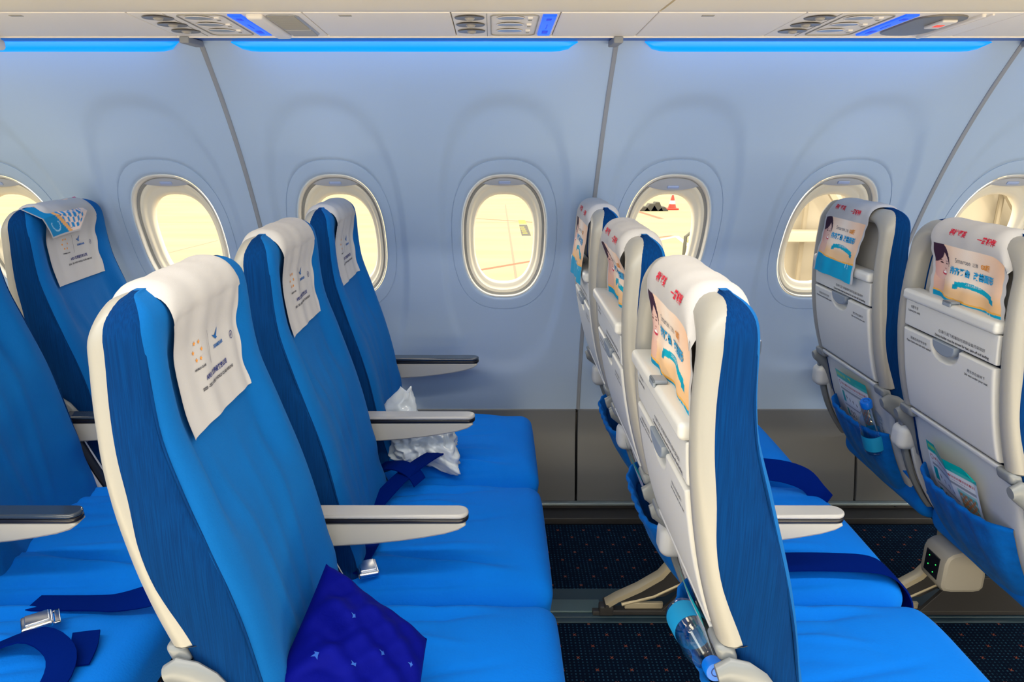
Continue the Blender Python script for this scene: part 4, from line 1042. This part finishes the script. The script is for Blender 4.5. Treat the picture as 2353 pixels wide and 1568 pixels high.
# ------------------------------------------------------------------ white plastic bag
def bag():
    from mathutils import noise
    mb = MB(); N, K = 110, 56; rows = []
    def nz(x, y, z, s): return noise.noise(Vector((x*s, y*s, z*s)))
    def rid(x, y, z, s): return 1 - 2*abs(nz(x, y, z, s))
    for k in range(K + 1):
        t = k/K; th = t*pi; r = []
        for j in range(N):
            a = 2*pi*j/N; n_ = 2.6
            rad = (abs(math.cos(a)/.100)**n_ + abs(math.sin(a)/.085)**n_) ** (-1/n_)
            s_ = math.sin(th)**.6; c_ = math.cos(th)
            x0, y0, z0 = rad*s_*math.cos(a), rad*s_*math.sin(a), .055*c_
            # pulled out corner towards the front of the seat
            pull = gauss(((a + .75 + pi) % (2*pi)) - pi, .28); x0 += .060*pull*s_*math.cos(-.75); y0 += .070*pull*s_*math.sin(-.75); z0 -= .030*pull*s_
            w_ = .016*rid(x0, y0, z0, 26) + .008*rid(x0 + 3, y0, z0, 55) - .010
            nx, ny, nzv = math.cos(a)*s_, math.sin(a)*s_, c_
            r.append((x0 + w_*nx, y0 + w_*ny, max(.002, .056 + z0 + w_*nzv*(1 if c_ > -.3 else 0))))
        rows.append(r)
    mb.grid(rows, cu=True)
    rows = []
    for k in range(27):   # twisted ear standing up
        t = k/26; z = .080 + .130*t; w1 = lerp(.034, .014, t) + .020*math.sin(t*pi)**2; w2 = lerp(.026, .006, t) + .004*math.sin(t*pi)
        cx_, cy_ = -.080 + .012*t + .02*t*t, .045 + .01*t; r = []
        for j in range(40):
            a = 2*pi*j/40; q = 1 + .35*rid(math.cos(a)*.03 + 1, math.sin(a)*.03, z*.5, 60)
            r.append((cx_ + w1*math.cos(a)*q, cy_ + w2*math.sin(a)*q, z + .010*math.sin(2*a + 1)*t))
        rows.append(r)
    mb.grid(rows, cu=True); mb.face(rows[-1])
    o = mb.build('plastic_bag', BAG, None, 0); o.location = (-.222, 1.995, .497); tag(o, 'crumpled white plastic bag lying on the window seat cushion', 'bag')
bag()

# ------------------------------------------------------------------ bottles and cards
def bottle(loc, direction, label, lab_band=True):
    d = Vector(direction).normalized(); root = empty('water_bottle', loc); root.rotation_mode = 'QUATERNION'; root.rotation_quaternion = d.to_track_quat('Z', 'Y'); tag(root, label, 'bottle', 'plastic water bottles')
    b = MB(); prof = [(.0001, .006), (.018, .0), (.028, .004), (.0315, .012)]
    for k in range(7): z = .022 + k*.0115; prof += [(.0320, z), (.0300, z + .0057)]
    prof += [(.032, .105), (.0315, .112), (.0325, .120), (.031, .132), (.025, .150), (.017, .163), (.0125, .170), (.0125, .182)]
    b.lathe(prof, n=32); b.build('bottle_body', PET, root)
    if lab_band: b = MB(); b.lathe([(.0323, .022), (.0327, .03), (.0327, .07), (.0323, .078)], n=32); b.build('bottle_label', INKC, root)
    b = MB(); b.lathe([(.0135, .176), (.0165, .177), (.0168, .180), (.0168, .196), (.0155, .199), (.0001, .1995)], n=36); c_ = b.build('bottle_cap', mat('blue_cap_plastic', (0.0, 0.16, 0.75), 0.4), root)
    g = MB(); rows = [[((.0098 - .0016*w_)*math.cos(a) * (1 - .35*t), (.0098 - .0016*w_)*math.sin(a)*(1 - .35*t), .1999) for w_ in (0, 1)] for t, a in [(k/28, k/28*5.6 + .4) for k in range(29)]]
    g.grid(rows); g.build('cap_swirl', INKB, c_)
bottle((1.6 + xr(.505) - .022, 2.035, .505), (-.38, -.16, .92), 'clear water bottle with blue cap standing in the window seat pocket at right', True)
bottle((.352, 1.140, .600), (.03, -.97, .16), 'clear water bottle lying across the pocket of the nearest cream backed seat', True)

def card(loc, bend, label, w_=.200, h_=.215, rot=0.0, tilt=.0):
    NA, NB = 80, 86; mb = MB(); cols = []; rows = []
    TEAL = (.0, .42, .40)
    for b in range(NB + 1):
        r = []
        for a in range(NA + 1):
            u, v = a/NA, b/NB; y = w_/2 - u*w_; z = h_*(1 - v)
            zz0 = loc[2] + z; x = xr(zz0) - xr(loc[2]) - (.010 + .012*(1 - v))*(1 if bend else .7)
            if bend: x -= .026*max(0, 1 - abs(u - .56)*2.6)*(1 - v)**1.5
            else: x -= .004*math.sin(u*3)
            cut = .03*sstep(.80, 1, u) if bend else 0
            z2 = min(z, h_ - cut*.6) + z*0
            yy = y*math.cos(rot) - z2*math.sin(rot); zz = z2*math.cos(rot) + y*math.sin(rot)
            r.append((x, yy, zz))
            c = (.74, .76, .80); X_, Y_ = u*w_, v*h_
            if Y_ < .030: c = TEAL if u < .64 or Y_ < .018 else (.05, .50, .47)
            if .006 < Y_ < .022 and .03 < u < .34 and math.sin(u*190) > -.3 and abs(Y_ - .014) < .005: c = (.42, .60, .06)
            if .008 < Y_ < .016 and .42 < u < .52 and abs((Y_ - .008) - (u - .42)*.06) < .003: c = (.62, .66, .10)
            if ell(X_, Y_, .014, .043, .0075, .0075) < 1 and ell(X_, Y_, .014, .043, .006, .006) > .8: c = (.5, .06, .10)
            if .12 < u < .95 and .038 < Y_ < .046 and math.sin(u*230) > -.2: c = (.46, .05, .08)
            if .12 < u < .9 and .050 < Y_ < .053 and math.sin(u*330) > 0: c = (.45, .30, .36)
            if .06 < u < .96 and .058 < Y_ < .066: c = (.30, .32, .38)
            if .06 < u < .60 and .070 < Y_ < .110: c = (.80, .82, .86)
            if .06 < u < .14 and .070 < Y_ < .110: c = (.0, .36, .38)
            for q_ in range(4):
                if ell(X_, Y_, .040 + q_*.022, .088 + q_*.003, .006, .0018, .5) < 1 or ell(X_, Y_, .040 + q_*.022, .089 + q_*.003, .0016, .007) < 1: c = (.03, .03, .05)
            if .06 < u < .60 and .116 < Y_ < .122: c = (.30, .32, .38)
            if .06 < u < .60 and .126 < Y_ < .166: c = (.80, .82, .86)
            if .07 < u < .15 and .130 < Y_ < .160: c = (.0, .36, .38)
            for q_ in range(2):
                if .8 < ell(X_, Y_, .046 + q_*.02, .146, .008, .011) < 1.5: c = (.03, .03, .05)
            if .64 < u < .95 and .072 < Y_ < .165: c = (.08, .42, .42) if int(Y_/.006) % 3 else (.35, .62, .60)
            if .66 < u < .92 and .082 < Y_ < .150 and math.sin(X_*420)*math.sin(Y_*390) > -.15: c = (.60, .20, .05)
            cols.append(c)
        rows.append(r)
    mb.grid(rows); mb.cols = cols; o = mb.build('safety_card', CARD, None, 0); o.location = loc; tag(o, label, 'safety card', 'laminated safety cards')
    return o
card((1.6 + xr(.500) + .012, 2.135, .500), False, 'teal topped safety card standing behind the bottle in the window seat pocket', tilt=-.28, rot=-.05)
card((1.6 + xr(.470) + .012, 1.630, .470), True, 'teal topped safety card with bent corner in the right hand pocket', tilt=-.25, rot=.02)
card((.8 + xr(.470) + .012, 1.120, .470), False, 'teal edged safety card seen on edge in the pocket of the nearest cream backed seat', tilt=-.33)
# extra card behind the first one, in the pocket of the second seat of that row
card((.8 + xr(.46) + .012, 1.66, .46), False, 'safety card edge showing in the pocket of the second cream backed seat', tilt=-.30)

# small seed husk on the carpet
b = MB(); b.rbox((-.014, -.004, 0), (.014, .004, .004), .003, fn=lambda x, y, z: (x, y*(1 - (x/.016)**2) + .004*math.sin(x*100), z)); o = b.build('seed_husk', mat('husk_tan', (.55, .48, .36), .7)); o.location = (1.42, 1.52, .001); tag(o, 'tiny pale husk lying on the carpet at lower right', 'litter')

# ------------------------------------------------------------------ outside: apron
GZ = -3.4
def apron_mat():
    m = bpy.data.materials.new('concrete_apron'); m.use_nodes = True; nt = m.node_tree; b = nt.nodes['Principled BSDF']; L = nt.links.new
    tc = nt.nodes.new('ShaderNodeTexCoord'); mp = nt.nodes.new('ShaderNodeMapping'); mp.inputs['Scale'].default_value = (.12, .5, 1); L(tc.outputs['Object'], mp.inputs[0])
    n = nt.nodes.new('ShaderNodeTexNoise'); n.inputs['Scale'].default_value = 1.2; n.inputs['Detail'].default_value = 5; L(mp.outputs[0], n.inputs['Vector'])
    r = nt.nodes.new('ShaderNodeValToRGB'); r.color_ramp.elements[0].position = .3; r.color_ramp.elements[0].color = (.245, .200, .132, 1); r.color_ramp.elements[1].position = .7; r.color_ramp.elements[1].color = (.285, .236, .160, 1); L(n.outputs['Fac'], r.inputs[0]); L(r.outputs[0], b.inputs['Base Color']); b.inputs['Roughness'].default_value = .95
    b.inputs['Specular IOR Level'].default_value = 0.0
    return m
b = MB(); b.rbox((-90, 4, GZ - .3), (110, 140, GZ), .01); tag(b.build('ground_apron', apron_mat()), kind='structure')
PR = mat('orange_line_paint', (.26, .035, .008), .8); PW = mat('white_line_paint', (.42, .38, .32), .8); PYL = mat('yellow_paint', (.38, .22, .0), .8); PK = mat('black_paint', (.012, .012, .008), .8); PJ = mat('joint_grey', (.12, .10, .07), .9)
def uz(u, v, z):
    th = math.atan((784 - HZ)/FPX); a = (u - CX0)/FPX; bb = (784 - v)/FPX; dy = math.cos(th) + bb*math.sin(th); dz = bb*math.cos(th) - math.sin(th); t = (z - 1.47)/dz; return (a*t, dy*t, z)
def line_on_ground(p, q, wd, m, name, label, lift=.004):
    P, Q = Vector(uz(*p, GZ)), Vector(uz(*q, GZ)); t = (Q - P).normalized(); s_ = Vector((-t.y, t.x, 0))*wd*.75
    b = MB(); z = Vector((0, 0, lift)); lo = [P - s_, Q - s_, Q + s_, P + s_]; b.prism([(v_.x, v_.y) for v_ in lo], lambda a, c: (a, c, GZ + .0005), lambda a, c: (a, c, GZ + lift)); o = b.build(name, m)
    tag(o, label, 'ground marking', 'painted apron lines'); return o
line_on_ground((1096, 622), (1236, 598), .16, PR, 'painted_line', 'orange line low in the centre window')
line_on_ground((1085, 502), (1245, 512), .12, PR, 'painted_line', 'faint orange line across the middle of the centre window', .005)
line_on_ground((1440, 478), (1520, 503), .22, PR, 'painted_line', 'orange line at upper left in the fourth window')
line_on_ground((1505, 547), (1545, 542), .14, PR, 'painted_line', 'short orange line beside the white corner marking in the fourth window')
line_on_ground((1510, 553), (1556, 543), .16, PW, 'painted_line', 'white marking stroke left of the corner in the fourth window', .006); line_on_ground((1554, 543), (1596, 574), .16, PW, 'painted_line', 'white marking stroke right of the corner in the fourth window', .007)
line_on_ground((1080, 510), (1245, 512), .06, PJ, 'pavement_joint', 'dark pavement joint crossing the centre window'); line_on_ground((1161, 470), (1186, 640), .06, PJ, 'pavement_joint', 'dark pavement joint running away in the centre window', .003)
line_on_ground((340, 511), (510, 511), .07, PJ, 'pavement_joint', 'dark pavement joint in the left window')
line_on_ground((385, 582), (500, 553), .06, PJ, 'pavement_joint', 'faint slanting pavement joint low in the left window')
def ground_quad(px, m, name, label, lift, cat='ground marking'):
    P = [uz(*p, GZ) for p in px]; b = MB(); b.prism([(p[0], p[1]) for p in P], lambda a, c: (a, c, GZ + .0005), lambda a, c: (a, c, GZ + lift)); o = b.build(name, m); tag(o, label, cat); return o
ground_quad([(1191, 506), (1206, 506), (1210, 514), (1193, 514)], PYL, 'yellow_ground_sign', 'yellow painted rectangle on the apron in the centre window', .006)
gs = ground_quad([(1193, 517), (1211, 517), (1220, 542), (1199, 542)], PK, 'black_ground_sign', 'black painted rectangle with yellow characters in the centre window', .006)
b = MB(); c0 = Vector(uz(1205, 529, GZ)); 
for k in range(4): b.rbox((c0.x - .13 - .02*k, c0.y - 1.3 + k*.75, GZ + .006), (c0.x + .10 - .02*k, c0.y - 1.02 + k*.75, GZ + .009), .002)
b.build('painted_characters', PYL, gs)
# traffic cone
cx, cy, _ = uz(1544, 482, GZ); r = empty('traffic_cone', (cx, cy, GZ)); tag(r, 'red and white traffic cone on the apron in the fourth window', 'traffic cone')
CO = mat('cone_red', (.36, .01, .0), .6); CW = mat('cone_white', (.42, .40, .36), .6)
b = MB(); b.rbox((-.36, -.36, 0), (.36, .36, .12), .04); b.build('cone_base', CO, r)
b = MB(); b.lathe([(.27, .10), (.20, .36), (.20, .36)], n=20); b.lathe([(.145, .58), (.05, .95), (.02, .99)], n=20); b.build('cone_body', CO, r)
b = MB(); b.lathe([(.201, .355), (.146, .585)], n=20); b.lathe([(.06, .93), (.035, 1.12), (.0, 1.13)], n=16); b.build('cone_sleeve', CW, r)
# grey heap of chocks
cx, cy, _ = uz(1499, 484, GZ); b = MB()
for (a, q, h_) in ((-.55, .35, .28), (-.15, .45, .45), (.22, .40, .55), (.60, .35, .26)): b.prism([(a - q, 0), (a + q, 0), (a + q*.35, h_), (a - q*.25, h_)], lambda x, z: (x, -.35, z), lambda x, z: (x, .35, z), .03)
o = b.build('wheel_chocks', mat('chock_grey', (.03, .03, .025), .8)); o.location = (cx, cy, GZ); tag(o, 'dark grey pile of chocks beside the traffic cone in the fourth window', 'chocks')
# yellow and grey tow bar frame
cx, cy, _ = uz(1570, 600, GZ); b = MB(); b.tube([(0, 0, 0), (.02, 0, .95), (.25, .1, 1.10), (.9, .2, 1.12)], .07, 10); b.tube([(.15, .1, .75), (.5, .1, .62), (.95, .15, .60)], .06, 10, m=1); b.tube([(.95, .2, 0), (.95, .2, 1.15)], .07, 10)
o = b.build('tow_bar_frame', [mat('frame_grey', (.05, .052, .04), .6), PYL]); o.location = (cx, cy, GZ); tag(o, 'grey and yellow railing frame at lower right in the fourth window', 'railing')
# boarding bridge with white lattice, seen through the right-hand windows
JW = mat('bridge_white', (.30, .265, .205), .6)
r = empty('boarding_bridge', (4.9, 13.0, GZ)); tag(r, 'white lattice sided boarding bridge outside the two right windows', 'boarding bridge')
b = MB(); b.rbox((0.6, .5, .0), (14, 3.0, 6.5), .05); b.build('bridge_wall', JW, r)
b = MB()
for k in range(9):
    x = .2 + k*1.6; b.rbox((x, .0, 0), (x + .16, .30, 6.2), .02)
    b.tube([(x + .1, .15, .9 + .0), (x + 1.65, .15, 3.0)], .09, 6); b.tube([(x + .1, .15, 5.1), (x + 1.65, .15, 3.0)], .09, 6)
for z in (.9, 3.0, 5.1): b.rbox((0, 0, z - .1), (14, .3, z + .1), .02)
b.build('bridge_lattice', JW, r)
for k in range(4): b = MB(); b.tube([(.9 + k*3.6, .35, .0), (.9 + k*3.6, .35, 6.2)], .05, 8); b.build('bridge_cable', mat('cable_dark', (.20, .17, .12), .7), r)
